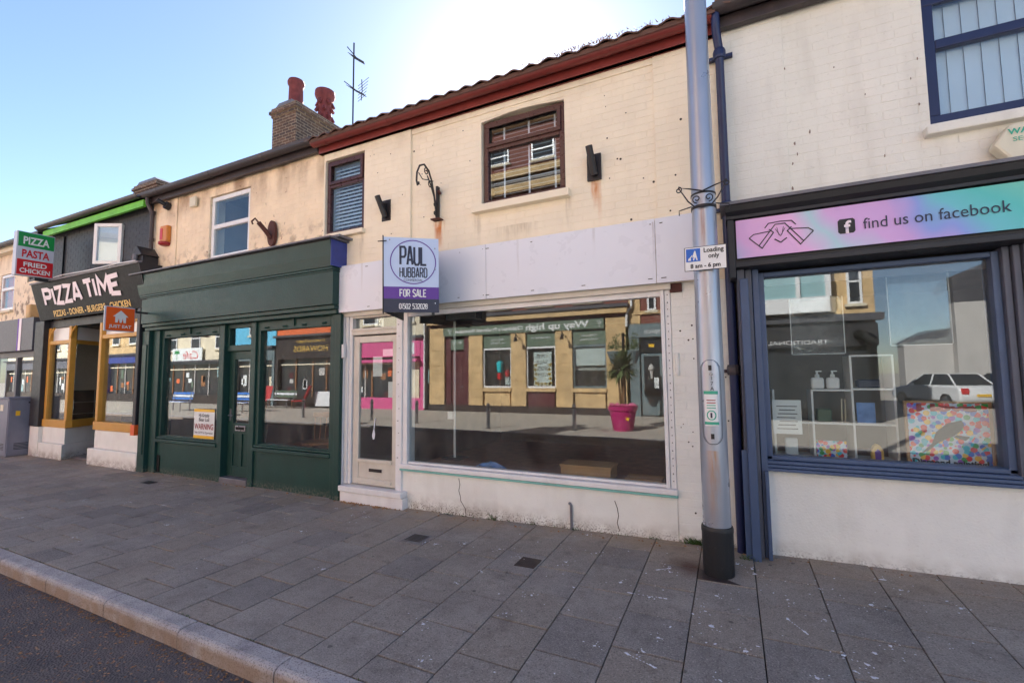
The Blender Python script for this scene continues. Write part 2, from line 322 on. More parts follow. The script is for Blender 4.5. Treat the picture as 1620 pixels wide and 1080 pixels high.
# ------------------------------------------------------------------ mesh helpers
class MB:
    def __init__(s): s.v = []; s.f = []
    def add(s, vs, fs):
        o = len(s.v); s.v += [tuple(v) for v in vs]; s.f += [tuple(i+o for i in f) for f in fs]; return s
    def box(s, x0, x1, y0, y1, z0, z1):
        return s.add([(x0, y0, z0), (x1, y0, z0), (x1, y1, z0), (x0, y1, z0), (x0, y0, z1), (x1, y0, z1), (x1, y1, z1), (x0, y1, z1)],
                     [(0, 3, 2, 1), (4, 5, 6, 7), (0, 1, 5, 4), (1, 2, 6, 5), (2, 3, 7, 6), (3, 0, 4, 7)])
    def ext(s, poly, axis, a, b):
        """2-D polygon swept along an axis: 'x' takes (y,z), 'y' takes (x,z), 'z' takes (x,y)"""
        n = len(poly)
        def P(p, d): return {'x': (d, p[0], p[1]), 'y': (p[0], d, p[1]), 'z': (p[0], p[1], d)}[axis]
        vs = [P(p, a) for p in poly]+[P(p, b) for p in poly]
        return s.add(vs, [tuple(range(n)), tuple(range(2*n-1, n-1, -1))]+[(i, i+n, (i+1) % n+n, (i+1) % n) for i in range(n)])
    def tube(s, pts, r, n=8, r1=None, cap=True):
        pts = [Vector(p) for p in pts]; r1 = r if r1 is None else r1; o = len(s.v); m = len(pts)
        prev = None
        for i, p in enumerate(pts):
            d = (pts[min(i+1, m-1)]-pts[max(i-1, 0)]).normalized()
            ref = Vector((0, 0, 1)) if abs(d.z) < 0.95 else Vector((1, 0, 0))
            if prev is None: a = d.cross(ref).normalized()
            else:
                a = prev - d*prev.dot(d); a = a.normalized() if a.length > 1e-6 else d.cross(ref).normalized()
            prev = a; b = d.cross(a); rr = r+(r1-r)*i/max(1, m-1)
            for k in range(n):
                t = 2*math.pi*k/n; s.v.append(tuple(p+rr*(math.cos(t)*a+math.sin(t)*b)))
        for i in range(m-1):
            for k in range(n): s.f.append((o+i*n+k, o+i*n+(k+1) % n, o+(i+1)*n+(k+1) % n, o+(i+1)*n+k))
        if cap: s.f.append(tuple(o+k for k in range(n))[::-1]); s.f.append(tuple(o+(m-1)*n+k for k in range(n)))
        return s
    def lathe(s, prof, cx=0, cy=0, n=24):
        o = len(s.v); m = len(prof)
        for r, z in prof:
            for k in range(n):
                t = 2*math.pi*k/n; s.v.append((cx+r*math.cos(t), cy+r*math.sin(t), z))
        for i in range(m-1):
            for k in range(n): s.f.append((o+i*n+k, o+i*n+(k+1) % n, o+(i+1)*n+(k+1) % n, o+(i+1)*n+k))
        s.f.append(tuple(o+k for k in range(n))[::-1]); s.f.append(tuple(o+(m-1)*n+k for k in range(n))); return s
    def ribbon(s, pts, w, y, th=0.003, closed=False):
        """flat stroke in the x-z plane with mitred corners, front face at y"""
        P = [Vector((p[0], p[1])) for p in pts]; m = len(P); L = []; Rr = []
        for i in range(m):
            a = P[i-1] if (i > 0 or closed) else None; c = P[(i+1) % m] if (i < m-1 or closed) else None
            d1 = (P[i]-a).normalized() if a is not None else None; d2 = (c-P[i]).normalized() if c is not None else None
            d1 = d1 or d2; d2 = d2 or d1
            n1 = Vector((-d1.y, d1.x)); n2 = Vector((-d2.y, d2.x)); nn = (n1+n2)
            nn = nn.normalized() if nn.length > 1e-6 else n1
            k = min(2.0, 1/max(0.35, nn.dot(n1))); L.append(P[i]+nn*w/2*k); Rr.append(P[i]-nn*w/2*k)
        o = len(s.v)
        for yy in (y, y+th):
            for q in L+Rr: s.v.append((q.x, yy, q.y))
        rng = range(m) if closed else range(m-1)
        for i in rng:
            j = (i+1) % m
            s.f += [(o+i, o+j, o+m+j, o+m+i), (o+2*m+i, o+3*m+i, o+3*m+j, o+2*m+j), (o+i, o+2*m+i, o+2*m+j, o+j), (o+m+i, o+m+j, o+3*m+j, o+3*m+i)]
        return s
    def mesh(s, name='mesh'):
        me = bpy.data.meshes.new(name); me.from_pydata(s.v, [], s.f)
        bm = bmesh.new(); bm.from_mesh(me); bmesh.ops.recalc_face_normals(bm, faces=bm.faces); bm.to_mesh(me); bm.free(); return me
    def xf(s, M):
        s.v = [tuple(M @ Vector(v)) for v in s.v]; return s
    def build(s, name, m, parent=None, bev=0.0, smooth=False):
        return mobj(name, s.mesh(name), m, parent, bev, smooth)
INV = {}
def mobj(name, me, m, parent=None, bev=0.0, smooth=False):
    o = bpy.data.objects.new(name, me); col.objects.link(o)
    if m and not me.materials: me.materials.append(MATS[m])
    if parent is not None:
        o.parent = parent
        if parent in INV: o.matrix_parent_inverse = INV[parent]
    if bev:
        b = o.modifiers.new('bevel', 'BEVEL'); b.width = bev; b.segments = 2; b.limit_method = 'ANGLE'
    if smooth:
        for p in me.polygons: p.use_smooth = True
        me.set_sharp_from_angle(angle=R(40))
    return o
def tag(o, label, cat, group=None, kind=None):
    if label: o['label'] = label
    if cat: o['category'] = cat
    if group: o['group'] = group
    if kind: o['kind'] = kind
    return o
def thing(name, label, cat, loc=(0, 0, 0), group=None, local=False, rotz=0):
    """an Empty at the base of a thing; children are given in world metres unless local"""
    e = bpy.data.objects.new(name, None); col.objects.link(e); e.location = loc; e.rotation_euler = (0, 0, rotz); e.empty_display_size = 0.1
    if not local: INV[e] = Matrix.Translation(-Vector(loc))
    return tag(e, label, cat, group)
def copy_tree(o, parent=None):
    c = o.copy(); col.objects.link(c)
    if parent is not None: c.parent = parent
    for ch in list(o.children): copy_tree(ch, c)
    return c
def struct(o): o['kind'] = 'structure'; return o
def bx(name, m, parent, *b, bev=0.0): return MB().box(*b).build(name, m, parent, bev)

# ------------------------------------------------------------------ lettering
def text_mesh(body, h, m, x, y, z, parent, name='lettering', width=None, face=-1, bold=0.0, align='CENTER', shear=0.0, rot=0.0, ext=0.002):
    """printed letters; face -1 looks to -Y, +1 looks to +Y, 'x' looks to +X; (x, z) is the middle of the baseline"""
    cu = bpy.data.curves.new(name, 'FONT'); cu.body = body; cu.size = 1.0; cu.align_x = align; cu.extrude = 0.0; cu.offset = bold; cu.shear = shear; cu.resolution_u = 3
    o = bpy.data.objects.new('tmp', cu); col.objects.link(o)
    dg = bpy.context.evaluated_depsgraph_get(); me = bpy.data.meshes.new_from_object(o.evaluated_get(dg))
    bpy.data.objects.remove(o); bpy.data.curves.remove(cu)
    xs = [v.co.x for v in me.vertices]; ys = [v.co.y for v in me.vertices]
    capk = h/0.73; wx = capk if width is None else width/(max(xs)-min(xs))
    mid = 0.0 if align != 'CENTER' else (max(xs)+min(xs))/2
    for v in me.vertices:
        a = (v.co.x-mid)*wx; b = v.co.y*capk
        a, b = a*math.cos(rot)-b*math.sin(rot), a*math.sin(rot)+b*math.cos(rot)
        if face == -1: v.co = (x+a, y-ext, z+b)
        elif face == 1: v.co = (x-a, y+ext, z+b)
        else: v.co = (x+ext, y+a, z+b)
    me.materials.clear(); me.materials.append(MATS[m])
    return mobj(name, me, None, parent)
G = {  # condensed stroke capitals in a 1 x 1 cell
 'P': [[(0, 0), (0, 1), (.75, 1), (1, .88), (1, .55), (.75, .43), (0, .43)]], 'A': [[(0, 0), (.42, 1), (.58, 1), (1, 0)], [(.16, .27), (.84, .27)]], 'U': [[(0, 1), (0, .14), (.25, 0), (.75, 0), (1, .14), (1, 1)]],
 'L': [[(0, 1), (0, 0), (1, 0)]], 'H': [[(0, 0), (0, 1)], [(1, 0), (1, 1)], [(0, .5), (1, .5)]], 'B': [[(0, 0), (0, 1), (.75, 1), (.95, .9), (.95, .62), (.75, .53), (.1, .53)], [(.75, .5), (1, .4), (1, .1), (.75, 0), (0, 0)]],
 'R': [[(0, 0), (0, 1), (.75, 1), (1, .88), (1, .6), (.75, .48), (0, .48)], [(.55, .48), (1, 0)]], 'D': [[(0, 0), (0, 1), (.7, 1), (1, .85), (1, .15), (.7, 0), (0, 0)]], 'F': [[(0, 0), (0, 1), (1, 1)], [(0, .52), (.85, .52)]],
 'O': [[(.25, 0), (0, .14), (0, .86), (.25, 1), (.75, 1), (1, .86), (1, .14), (.75, 0), (.25, 0)]], 'S': [[(1, .85), (.75, 1), (.25, 1), (0, .86), (0, .66), (1, .36), (1, .14), (.75, 0), (.25, 0), (0, .15)]], 'E': [[(1, 1), (0, 1), (0, 0), (1, 0)], [(0, .52), (.85, .52)]],
 '1': [[(.1, .85), (.55, 1), (.55, 0)]], '5': [[(1, 1), (.05, 1), (.05, .58), (.75, .58), (1, .45), (1, .14), (.75, 0), (.2, 0), (0, .12)]], '2': [[(0, .85), (.25, 1), (.75, 1), (1, .86), (1, .62), (0, 0), (1, 0)]],
 '3': [[(0, .88), (.25, 1), (.75, 1), (1, .88), (1, .64), (.8, .54), (.4, .54)], [(.8, .52), (1, .4), (1, .12), (.75, 0), (.25, 0), (0, .12)]], '8': [[(.25, .54), (.02, .66), (.02, .88), (.25, 1), (.75, 1), (.98, .88), (.98, .66), (.75, .54), (.25, .54), (0, .4), (0, .12), (.25, 0), (.75, 0), (1, .12), (1, .4), (.75, .54)]],
 'I': [[(.5, 0), (.5, 1)]], 'Z': [[(0, 1), (1, 1), (0, 0), (1, 0)]], 'T': [[(.5, 0), (.5, 1)], [(0, 1), (1, 1)]], 'M': [[(0, 0), (.08, 1), (.5, .3), (.92, 1), (1, 0)]], 'N': [[(0, 0), (0, 1), (1, 0), (1, 1)]], 'C': [[(1, .84), (.75, 1), (.25, 1), (0, .86), (0, .14), (.25, 0), (.75, 0), (1, .16)]], 'K': [[(0, 0), (0, 1)], [(1, 1), (.05, .45), (1, 0)]],
}
G['0'] = G['O']
def strokes(mb, txt, x0, x1, z0, h, sw, y, gap=0.35, serif=0.0, jit=0.0):
    """fit txt into x0..x1; letters as stroked ribbons"""
    wd = [0.5 if c == ' ' else (0.35 if c in 'I1' else (1.35 if c == 'M' else 1.0)) for c in txt]
    tot = sum(wd)+gap*(len(txt)-1); u = (x1-x0-sw)/tot; x = x0+sw/2; k = 0
    for c, w in zip(txt, wd):
        for pl in G.get(c, []):
            pts = [(x+p[0]*w*u+random.uniform(-jit, jit), z0+sw/2+p[1]*(h-sw)+random.uniform(-jit, jit)) for p in pl]
            mb.ribbon(pts, sw, y-0.0004*(k % 3)); k += 1
            if serif:
                for e, q in ((pts[0], pts[1]), (pts[-1], pts[-2])):
                    if abs(q[0]-e[0]) < abs(q[1]-e[1])*0.8: mb.ribbon([(e[0]-serif, e[1]), (e[0]+serif, e[1])], sw*0.55, y-0.0016); k += 1
        x += (w+gap)*u
    return mb
def circle_ring(mb, cx, cz, rx, rz, w, y, n=40): return mb.ribbon([(cx+rx*math.cos(2*math.pi*i/n), cz+rz*math.sin(2*math.pi*i/n)) for i in range(n)], w, y, closed=True)

# ================================================================== THE SETTING
struct(MB().box(-400, 400, -400, 400, -0.5, -0.13).build('ground', 'far_paving'))
struct(MB().box(-120, 60, -2.35, 1.80, -0.128, -0.115).build('road', 'asphalt'))
struct(MB().box(-120, 60, -60, -2.5, -0.128, 0.0).build('far_pavement', 'far_paving'))
struct(MB().box(-120, 60, -2.498, -2.352, -0.128, 0.004).build('far_kerb', 'kerb_stone'))
def gz(x, y): return 0.022*max(0.0, min(x, 3)+3)*max(0.0, min(1.0, (y-1.92)/2.6))
pav = struct(MB().box(-60, 30, 1.90, 4.75, -0.128, -0.055).build('pavement', 'joint_sand'))
jv = []; jf = []
def slab_geo(x0, x1, y0, y1):
    b = 0.003; t = 0.05; zt = 0.0
    vs = [(x0, y0, -t), (x1, y0, -t), (x1, y1, -t), (x0, y1, -t), (x0, y0, zt-b*.6), (x1, y0, zt-b*.6), (x1, y1, zt-b*.6), (x0, y1, zt-b*.6), (x0+b, y0+b, zt), (x1-b, y0+b, zt), (x1-b, y1-b, zt), (x0+b, y1-b, zt)]
    return vs, [(8, 9, 10, 11), (4, 5, 9, 8), (5, 6, 10, 9), (6, 7, 11, 10), (7, 4, 8, 11), (0, 1, 5, 4), (1, 2, 6, 5), (2, 3, 7, 6), (3, 0, 4, 7)]
SW, SD = 0.4015, 0.42
slabs = []
for k in range(-64, 18):
    x0 = -0.30+k*SW; off = 2.97-SD*(3 if k % 2 == 0 else 3.5)
    y = off
    while y < 4.74:
        a = max(y, 1.925); b = min(y+SD, 4.74)
        if b-a > 0.04: slabs.append((x0+0.0035, x0+SW-0.0035, a+0.006, b-0.006))
        y += SD
full = {}
def vis(s):
    cx = (s[0]+s[1])/2; cy = (s[2]+s[3])/2; d = Vector((cx, cy, -1.6)); q = d.dot(fwd)
    if q < 0.3: return 1e9
    u = d.dot(r2)/q; v = d.dot(u2)/q
    if abs(u) > 1.28 or abs(v) > 0.9: return 1e6+q
    return q
slabs.sort(key=vis)
rest = MB()
for i, s in enumerate(slabs):
    w = s[1]-s[0]; d = s[3]-s[2]; cx = (s[0]+s[1])/2; cy = (s[2]+s[3])/2
    tz = gz(cx, cy)+random.uniform(-0.002, 0.002); sx = 0.022*max(0, min(1, (cy-1.92)/2.6)) if -3 < cx < 3 else 0; sy = 0.022*max(0, min(cx, 3)+3)/2.6
    if i < 296:
        key = (round(w, 3), round(d, 3))
        if key not in full:
            me = bpy.data.meshes.new('slab'); vs, fs = slab_geo(-w/2, w/2, -d/2, d/2); me.from_pydata(vs, [], fs); me.materials.append(MATS['concrete_slab']); full[key] = me
        o = mobj('slab', full[key], None, pav); o.location = (cx, cy, tz)
        o.rotation_euler = (math.atan(sy)+random.uniform(-.003, .003), -math.atan(sx)+random.uniform(-.003, .003), 0)
    else:
        vs, fs = slab_geo(*s); rest.add([(x, y, z+gz(x, y)) for x, y, z in vs], fs)
rest.build('further_slabs', 'concrete_slab', pav)['kind'] = 'stuff'
# kerb stones
kerb = struct(MB().box(-60, 30, 1.81, 1.915, -0.128, -0.03).build('kerb', 'joint_sand'))
prof = [(1.795, -0.127), (1.795, -0.035), (1.800, -0.018), (1.812, -0.006), (1.830, 0.0), (1.918, 0.002), (1.918, -0.127)]
kme = MB().ext(prof, 'x', 0.004, 0.911).mesh('kerb_stone'); kme.materials.append(MATS['kerb_stone'])
for k in range(-30, 8):
    o = mobj('kerb_stone', kme, None, kerb, bev=0.004); o.location = (-2.34+k*0.915, random.uniform(-.003, .003), random.uniform(-.003, .002))

# ---------------------------------------------------------------- brick walls
def brick_wall(wall, regions, holes, m, limit=296, rel=0.0013):
    """regions: (x0,x1,z0,z1,yfront); painted bricks standing just proud of the joints"""
    items = []
    for (X0, X1, Z0, Z1, yf) in regions:
        nrow = int(round((Z1-Z0)/0.075)); rh = (Z1-Z0)/nrow
        for r in range(nrow):
            za = Z0+r*rh; zb = za+rh; x = X0-(0.1125 if r % 2 else 0)
            while x < X1:
                a, b = max(x, X0), min(x+0.225, X1); x += 0.225
                segs = [(a, b, za, zb)]
                for (h0, h1, g0, g1) in holes:
                    out = []
                    for (p, q, u, v) in segs:
                        if q <= h0 or p >= h1 or v <= g0+.001 or u >= g1-.001: out.append((p, q, u, v)); continue
                        if u < g0-.02: out.append((p, q, u, g0))
                        elif v > g1+.02: out.append((p, q, g1, v))
                        else:
                            if p < h0: out.append((p, h0, u, v))
                            if q > h1: out.append((h1, q, u, v))
                    segs = out
                for (p, q, u, v) in segs:
                    if q-p > 0.02 and v-u > 0.015: items.append((p+.0022, q-.0022, u+.0022, v-.0022, yf))
    items.sort(key=lambda i: ((i[0]+i[1])/2)**2+((i[2]+i[3])/2-1.6)**2+i[4]**2)
    big = MB(); cache = {}
    for n, (p, q, u, v, yf) in enumerate(items):
        w = q-p; h = v-u; c = 0.005; dy = random.uniform(-.0006, .0006)
        vs = [(-w/2, .012, -h/2), (w/2, .012, -h/2), (w/2, .012, h/2), (-w/2, .012, h/2), (-w/2, rel, -h/2), (w/2, rel, -h/2), (w/2, rel, h/2), (-w/2, rel, h/2), (-w/2+c, 0, -h/2+c), (w/2-c, 0, -h/2+c), (w/2-c, 0, h/2-c), (-w/2+c, 0, h/2-c)]
        fs = [(8, 9, 10, 11), (4, 5, 9, 8), (5, 6, 10, 9), (6, 7, 11, 10), (7, 4, 8, 11), (0, 1, 5, 4), (1, 2, 6, 5), (2, 3, 7, 6), (3, 0, 4, 7)]
        cx, cz = (p+q)/2, (u+v)/2
        if n < limit:
            k = (round(w, 3), round(h, 3))
            if k not in cache:
                me = bpy.data.meshes.new('brick'); me.from_pydata(vs, [], fs); me.materials.append(MATS[m]); cache[k] = me
            o = mobj('brick', cache[k], None, wall); o.location = (cx, yf+dy, cz); o.rotation_euler = (random.uniform(-.003, .003), 0, random.uniform(-.002, .002))
        else: big.add([(x+cx, y+yf+dy, z+cz) for x, y, z in vs], fs)
    if big.v: big.build('brickwork', m, wall)['kind'] = 'stuff'
def wall_with_holes(regions, holes, yb):
    """solid wall behind the bricks, cut round its openings"""
    mb = MB()
    for (X0, X1, Z0, Z1, yf) in regions:
        xs = sorted({X0, X1, *[min(max(h, X0), X1) for q in holes for h in q[:2]]}); zs = sorted({Z0, Z1, *[min(max(h, Z0), Z1) for q in holes for h in q[2:]]})
        for i in range(len(xs)-1):
            for j in range(len(zs)-1):
                cx, cz = (xs[i]+xs[i+1])/2, (zs[j]+zs[j+1])/2
                if not any(h[0] < cx < h[1] and h[2] < cz < h[3] for h in holes) and xs[i+1]-xs[i] > .001 and zs[j+1]-zs[j] > .001:
                    mb.box(xs[i], xs[i+1], yf+.0032, yb, zs[j], zs[j+1])
    return mb
def room(parent, x0, x1, y0, y1, z0, z1, wallm='interior_dark', floorm='interior_floor'):
    t = 0.05; mb = MB().box(x0-t, x0, y0, y1, z0, z1).box(x1, x1+t, y0, y1, z0, z1).box(x0, x1, y1, y1+t, z0, z1).box(x0-t, x1+t, y0, y1+t, z1, z1+t)
    mb.build('interior_wall', wallm, parent); MB().box(x0-t, x1+t, y0, y1+t, z0-t, z0).build('interior_floor', floorm, parent)
def casement(parent, x0, x1, z0, z1, zt, y, m, fw=0.055, top_open=True, glassm='house_glass', name='window'):
    """framed window with a top light above a transom"""
    mb = MB().box(x0, x1, y, y+.07, z1-fw, z1).box(x0, x1, y, y+.07, z0, z0+fw).box(x0, x0+fw, y, y+.07, z0+fw, z1-fw).box(x1-fw, x1, y, y+.07, z0+fw, z1-fw).box(x0+fw, x1-fw, y, y+.07, zt-fw/2, zt+fw/2)
    w = mb.build(name, m, parent, bev=0.006)
    if top_open:
        s_ = 0.045; a, b, c, d = x0+fw*.6, x1-fw*.6, zt+fw*.2, z1-fw*.6
        MB().box(a, b, y-.02, y-.002, d-s_, d).box(a, b, y-.02, y-.002, c, c+s_).box(a, a+s_, y-.02, y-.002, c+s_, d-s_).box(b-s_, b, y-.02, y-.002, c+s_, d-s_).build('sash', m, w, bev=0.005)
    MB().box(x0+fw-.004, x1-fw+.004, y+.03, y+.036, z0+fw-.004, zt-fw/2+.004).build('pane', glassm, w)
    MB().box(x0+fw-.004, x1-fw+.004, y+.02, y+.026, zt+fw/2-.004, z1-fw+.004).build('pane', glassm, w)
    return w
def half_round(x0, x1, y, z, r, n=8):
    """open gutter, centre line at (y, z) of the rim"""
    o = [(y+r*math.cos(math.pi+math.pi*i/n), z+r*math.sin(math.pi+math.pi*i/n)) for i in range(n+1)]
    i_ = [(y+(r-.006)*math.cos(math.pi+math.pi*i/n), z+(r-.006)*math.sin(math.pi+math.pi*i/n)) for i in range(n, -1, -1)]
    return MB().ext(o+i_, 'x', x0, x1)
def roof(parent, x0, x1, m, z=4.93, y0=4.26, yr=8.3, pitch=29):
    zr = z+(yr-y0)*math.tan(R(pitch)); t = 0.05
    r = MB().ext([(y0+.06, z-.02), (y0+.06, z-.02-t), (yr, zr-t), (2*yr-y0, z-t), (2*yr-y0, z), (yr, zr)], 'x', x0, x1).build('roof', m, parent)
    MB().box(x0, x1, 2*yr-y0-.5, 2*yr-y0-.3, 0, z-.1).box(x0, x0+.1, 4.8, 2*yr-y0-.5, 2.7, z-.1).box(x1-.1, x1, 4.8, 2*yr-y0-.5, 2.7, z-.1).build('rear_wall', 'old_brick', parent)
    g = MB().ext([(4.86, z-.08), (2*yr-y0-.3, z-.08), (yr, zr-.06)], 'x', x0+.02, x0+.1).ext([(4.86, z-.08), (2*yr-y0-.3, z-.08), (yr, zr-.06)], 'x', x1-.1, x1-.02).build('gable', 'old_brick', parent)
    return r
def louvre(parent, x0, x1, z0, z1, y, step, tilt, m='blind_white', depth=0.03):
    me = MB().box(-(x1-x0)/2, (x1-x0)/2, -depth/2, depth/2, -.0012, .0012).mesh('blind_slat'); me.materials.append(MATS[m]); z = z0+step/2
    while z < z1:
        o = mobj('blind_slat', me, None, parent); o.location = ((x0+x1)/2, y, z); o.rotation_euler = (tilt, 0, 0); z += step

# ================================================================== CENTRE: EMPTY WHITE SHOP WITH CREAM UPPER FLOOR
YW = 4.56
B = thing('shop_building', 'cream painted terraced shop with blank white fascia and large empty window', 'building', (-2.5, 4.6, 0))
holes = [(-5.10, -4.37, 3.58, 4.67), (-2.57, -1.53, 3.58, 4.64)]
regs = [(-5.13, -3.59, 2.46, 4.79, YW-.03), (-3.59, -0.59, 2.46, 4.70, YW), (-3.59, -0.59, 4.70, 4.79, YW-.012), (-0.59, -0.005, 2.46, 4.79, YW-.02)]
wall = wall_with_holes(regs, holes, 4.82).build('wall', 'cream_paint', B)
brick_wall(wall, regs, holes, 'cream_paint')
# arched soffit over the large window
MB().ext([(-2.57, 4.60)]+[(-2.57+1.04*i/10, 4.605+0.035*math.sin(math.pi*i/10)) for i in range(11)]+[(-1.53, 4.60), (-1.53, 4.70), (-2.57, 4.70)], 'y', 4.566, 4.598).build('window_arch', 'cream_paint', B)
# upper windows
w1 = casement(B, -5.09, -4.385, 3.585, 4.66, 4.30, 4.565, 'brown_upvc', 0.055)
louvre(w1, -5.03, -4.44, 3.64, 4.60, 4.66, 0.052, R(58), depth=0.04)
w2 = casement(B, -2.555, -1.545, 3.59, 4.605, 4.275, 4.60, 'brown_upvc', 0.06)
w2['label'] = 'brown framed upper window reflecting the brick building opposite'
louvre(w2, -2.48, -1.62, 3.66, 4.54, 4.72, 0.052, R(4), depth=0.022)
for x in (-2.34, -2.02, -1.70): bx('blind_tape', 'blind_white', w2, x, x+.022, 4.695, 4.698, 3.62, 4.55)
bx('window_sill', 'cream_paint', B, -2.66, -1.47, 4.47, 4.62, 3.49, 3.575, bev=0.008)
bx('window_sill', 'cream_paint', B, -5.02, -4.34, 4.47, 4.62, 3.515, 3.578, bev=0.008)
room(B, -5.1, -4.2, 4.84, 7, 3.3, 4.8); room(B, -3.4, -.9, 4.84, 7.2, 3.3, 4.8)
# fascia panels, box and head of the shopfront
for i, (a, b) in enumerate(((-4.95, -2.453), (-2.448, -0.606), (-0.60, -0.17))):
    bx('fascia_panel', 'white_panel', B, a, b, 4.440, 4.452, 2.455, 3.08)
bx('fascia_box', 'aged_joinery', B, -4.66, -0.19, 4.455, 4.555, 2.47, 3.068)
sc = MB()
for x in (-4.9, -4.2, -3.5, -2.8, -2.49, -2.41, -1.9, -1.3, -.64, -.56, -.22):
    for z in (2.50, 3.03):
        if random.random() < .85: sc.tube([(x+random.uniform(-.05, .05), 4.436, z), (x, 4.44, z)], 0.004, 6)
sc.build('screw', 'iron', B)['kind'] = 'stuff'
bx('head_beam', 'aged_joinery', B, -4.72, -0.49, 4.50, 4.62, 2.40, 2.462)
# left jamb and door
MB().box(-4.755, -4.66, 4.50, 4.70, 0, 2.40).box(-4.655, -4.60, 4.52, 4.70, 0.21, 2.40).box(-4.597, -4.545, 4.535, 4.70, .21, 2.40).build('door_jamb', 'white_joinery', B, bev=0.006)
MB().box(-3.79, -3.70, 4.52, 4.70, 0.20, 2.40).box(-3.697, -3.63, 4.54, 4.70, .45, 2.40).build('mullion', 'white_joinery', B, bev=0.006)
tr = MB().box(-4.545, -3.79, 4.53, 4.66, 2.15, 2.235).box(-4.545, -3.79, 4.515, 4.66, 2.20, 2.222).box(-4.545, -3.79, 4.54, 4.65, 2.375, 2.40).build('transom_light', 'aged_joinery', B, bev=0.004)
bx('pane', 'shop_glass', tr, -4.545, -3.79, 4.60, 4.606, 2.235, 2.375)
bx('number_plate', 'paper_white', tr, -4.23, -4.08, 4.612, 4.616, 2.25, 2.36)
text_mesh('44', 0.07, 'ink_black', -4.155, 4.610, 2.27, tr, 'house_number')
door = MB().box(-4.53, -4.435, 4.555, 4.60, .215, 2.13).box(-3.875, -3.80, 4.555, 4.60, .215, 2.13).box(-4.435, -3.875, 4.555, 4.60, 2.045, 2.13).box(-4.435, -3.875, 4.557, 4.598, .215, .30).box(-4.435, -3.875, 4.565, 4.598, .30, .50).box(-4.44, -3.87, 4.535, 4.60, .50, .54).build('door', 'aged_joinery', B, bev=0.005)
bx('pane', 'shop_glass', door, -4.437, -3.873, 4.575, 4.581, .54, 2.047)
MB().box(-4.26, -4.02, 4.555, 4.564, .365, .445).build('letterbox', 'aged_joinery', door, bev=0.003); bx('letterbox_flap', 'iron', door, -4.245, -4.035, 4.549, 4.555, .385, .425)
MB().box(-4.43, -3.88, 4.54, 4.56, .245, .29).build('weather_bar', 'aged_joinery', door, bev=0.006)
bx('lock_box', 'plastic_white', door, -3.965, -3.84, 4.582, 4.61, 1.33, 1.53)
tag(bx('notice', 'paper_white', None, -4.225, -4.07, 4.583, 4.585, 1.60, 1.86), 'white paper notice taped inside the glass door of the empty shop', 'notice')
tag(bx('notice', 'paper_white', None, -4.06, -3.89, 4.583, 4.585, 1.86, 1.95), 'small pale card at the top right of the empty shop door glass', 'notice')
tag(MB().ext([(-4.215, .84), (-4.20, .79), (-4.175, .80), (-4.165, .86), (-4.18, .92), (-4.172, .97), (-4.16, 1.05), (-4.168, 1.07), (-4.182, 1.0), (-4.19, .93)], 'y', 4.570, 4.573).build('smear', 'dropping'), 'white smear running down the door glass of the empty shop', 'smear')
MB().box(-4.655, -3.63, 4.43, 4.62, .13, .20).box(-4.64, -3.62, 4.45, 4.62, -.02, .127).build('door_step', 'white_joinery', B, bev=0.01)
bx('entry_box', 'plastic_white', B, -4.70, -4.62, 4.46, 4.50, 1.85, 2.03, bev=0.006)
# display window
win = MB().box(-3.63, -0.59, 4.55, 4.62, 2.345, 2.40).box(-0.59, -0.555, 4.53, 4.66, .53, 2.40).box(-0.552, -0.50, 4.545, 4.66, .53, 2.40).box(-3.63, -0.59, 4.56, 4.64, .53, .555).box(-3.63, -.59, 4.56, 4.60, .50, .527).build('display_window', 'white_joinery', B, bev=0.004)
bx('pane', 'shop_glass', win, -3.632, -0.588, 4.585, 4.595, .55, 2.347)
MB().box(-3.72, -0.49, 4.505, 4.66, .475, .527).build('window_sill', 'white_joinery', B, bev=0.008); bx('sill_edge', 'teal_trim', B, -3.72, -.49, 4.512, 4.60, .45, .472, bev=0.004)
riv = MB()
for i in range(26): riv.tube([(-0.525, 4.538, .6+i*.07+random.uniform(-.01, .01)), (-0.525, 4.545, .6+i*.07)], .004, 6)
for i in range(12): riv.tube([(-3.745+random.uniform(-.02, .02), 4.512, .6+i*.15), (-3.745, 4.52, .6+i*.15)], .004, 6)
riv.build('nail', 'iron', B)['kind'] = 'stuff'
st = bx('stall_riser', 'white_render', B, -3.79, -0.50, 4.55, 4.72, -0.05, .449)
for nm, pts in (('crack', [(-2.885, .42), (-2.87, .35), (-2.885, .28), (-2.862, .21), (-2.86, .17), (-2.80, .09), (-2.79, .02)]), ('crack', [(-1.085, .36), (-1.06, .29), (-1.05, .22), (-1.065, .15), (-1.045, .08)])):
    MB().ribbon(pts, .007, 4.5485, .002).build('crack', 'crack', st)
MB().tube([(-1.53, 4.535, 0), (-1.53, 4.535, .27), (-1.545, 4.54, .285), (-1.555, 4.56, .285)], .014, 8).build('pipe_stub', 'lead', B)
pier_r = [(-0.498, -0.005, -0.0, 2.46, YW-.005)]
pw = wall_with_holes(pier_r, [], 4.9).build('pier', 'white_render', B); brick_wall(pw, pier_r, [], 'white_render', 120)
bx('air_brick', 'rusty_iron', B, -.50, -.39, 4.53, 4.56, 2.37, 2.455, bev=0.004)
MB().tube([(-.455, 4.552, 1.58), (-.455, 4.552, 1.79)], .02, 8).build('conduit', 'white_render', B)
MB().box(-3.10, -2.68, 4.60, 4.75, 2.27, 2.40).build('shutter_box', 'black_paint', B)
room(B, -4.72, -.52, 4.70, 9.2, .16, 2.62, 'interior_dark', 'interior_floor')
MB().box(-3.6, -.6, 4.66, 5.2, .30, .50).build('window_bed', 'interior_floor', B)
bx('floor_slab', 'interior_floor', B, -5.1, -.05, 4.85, 9.2, 2.7, 3.2)
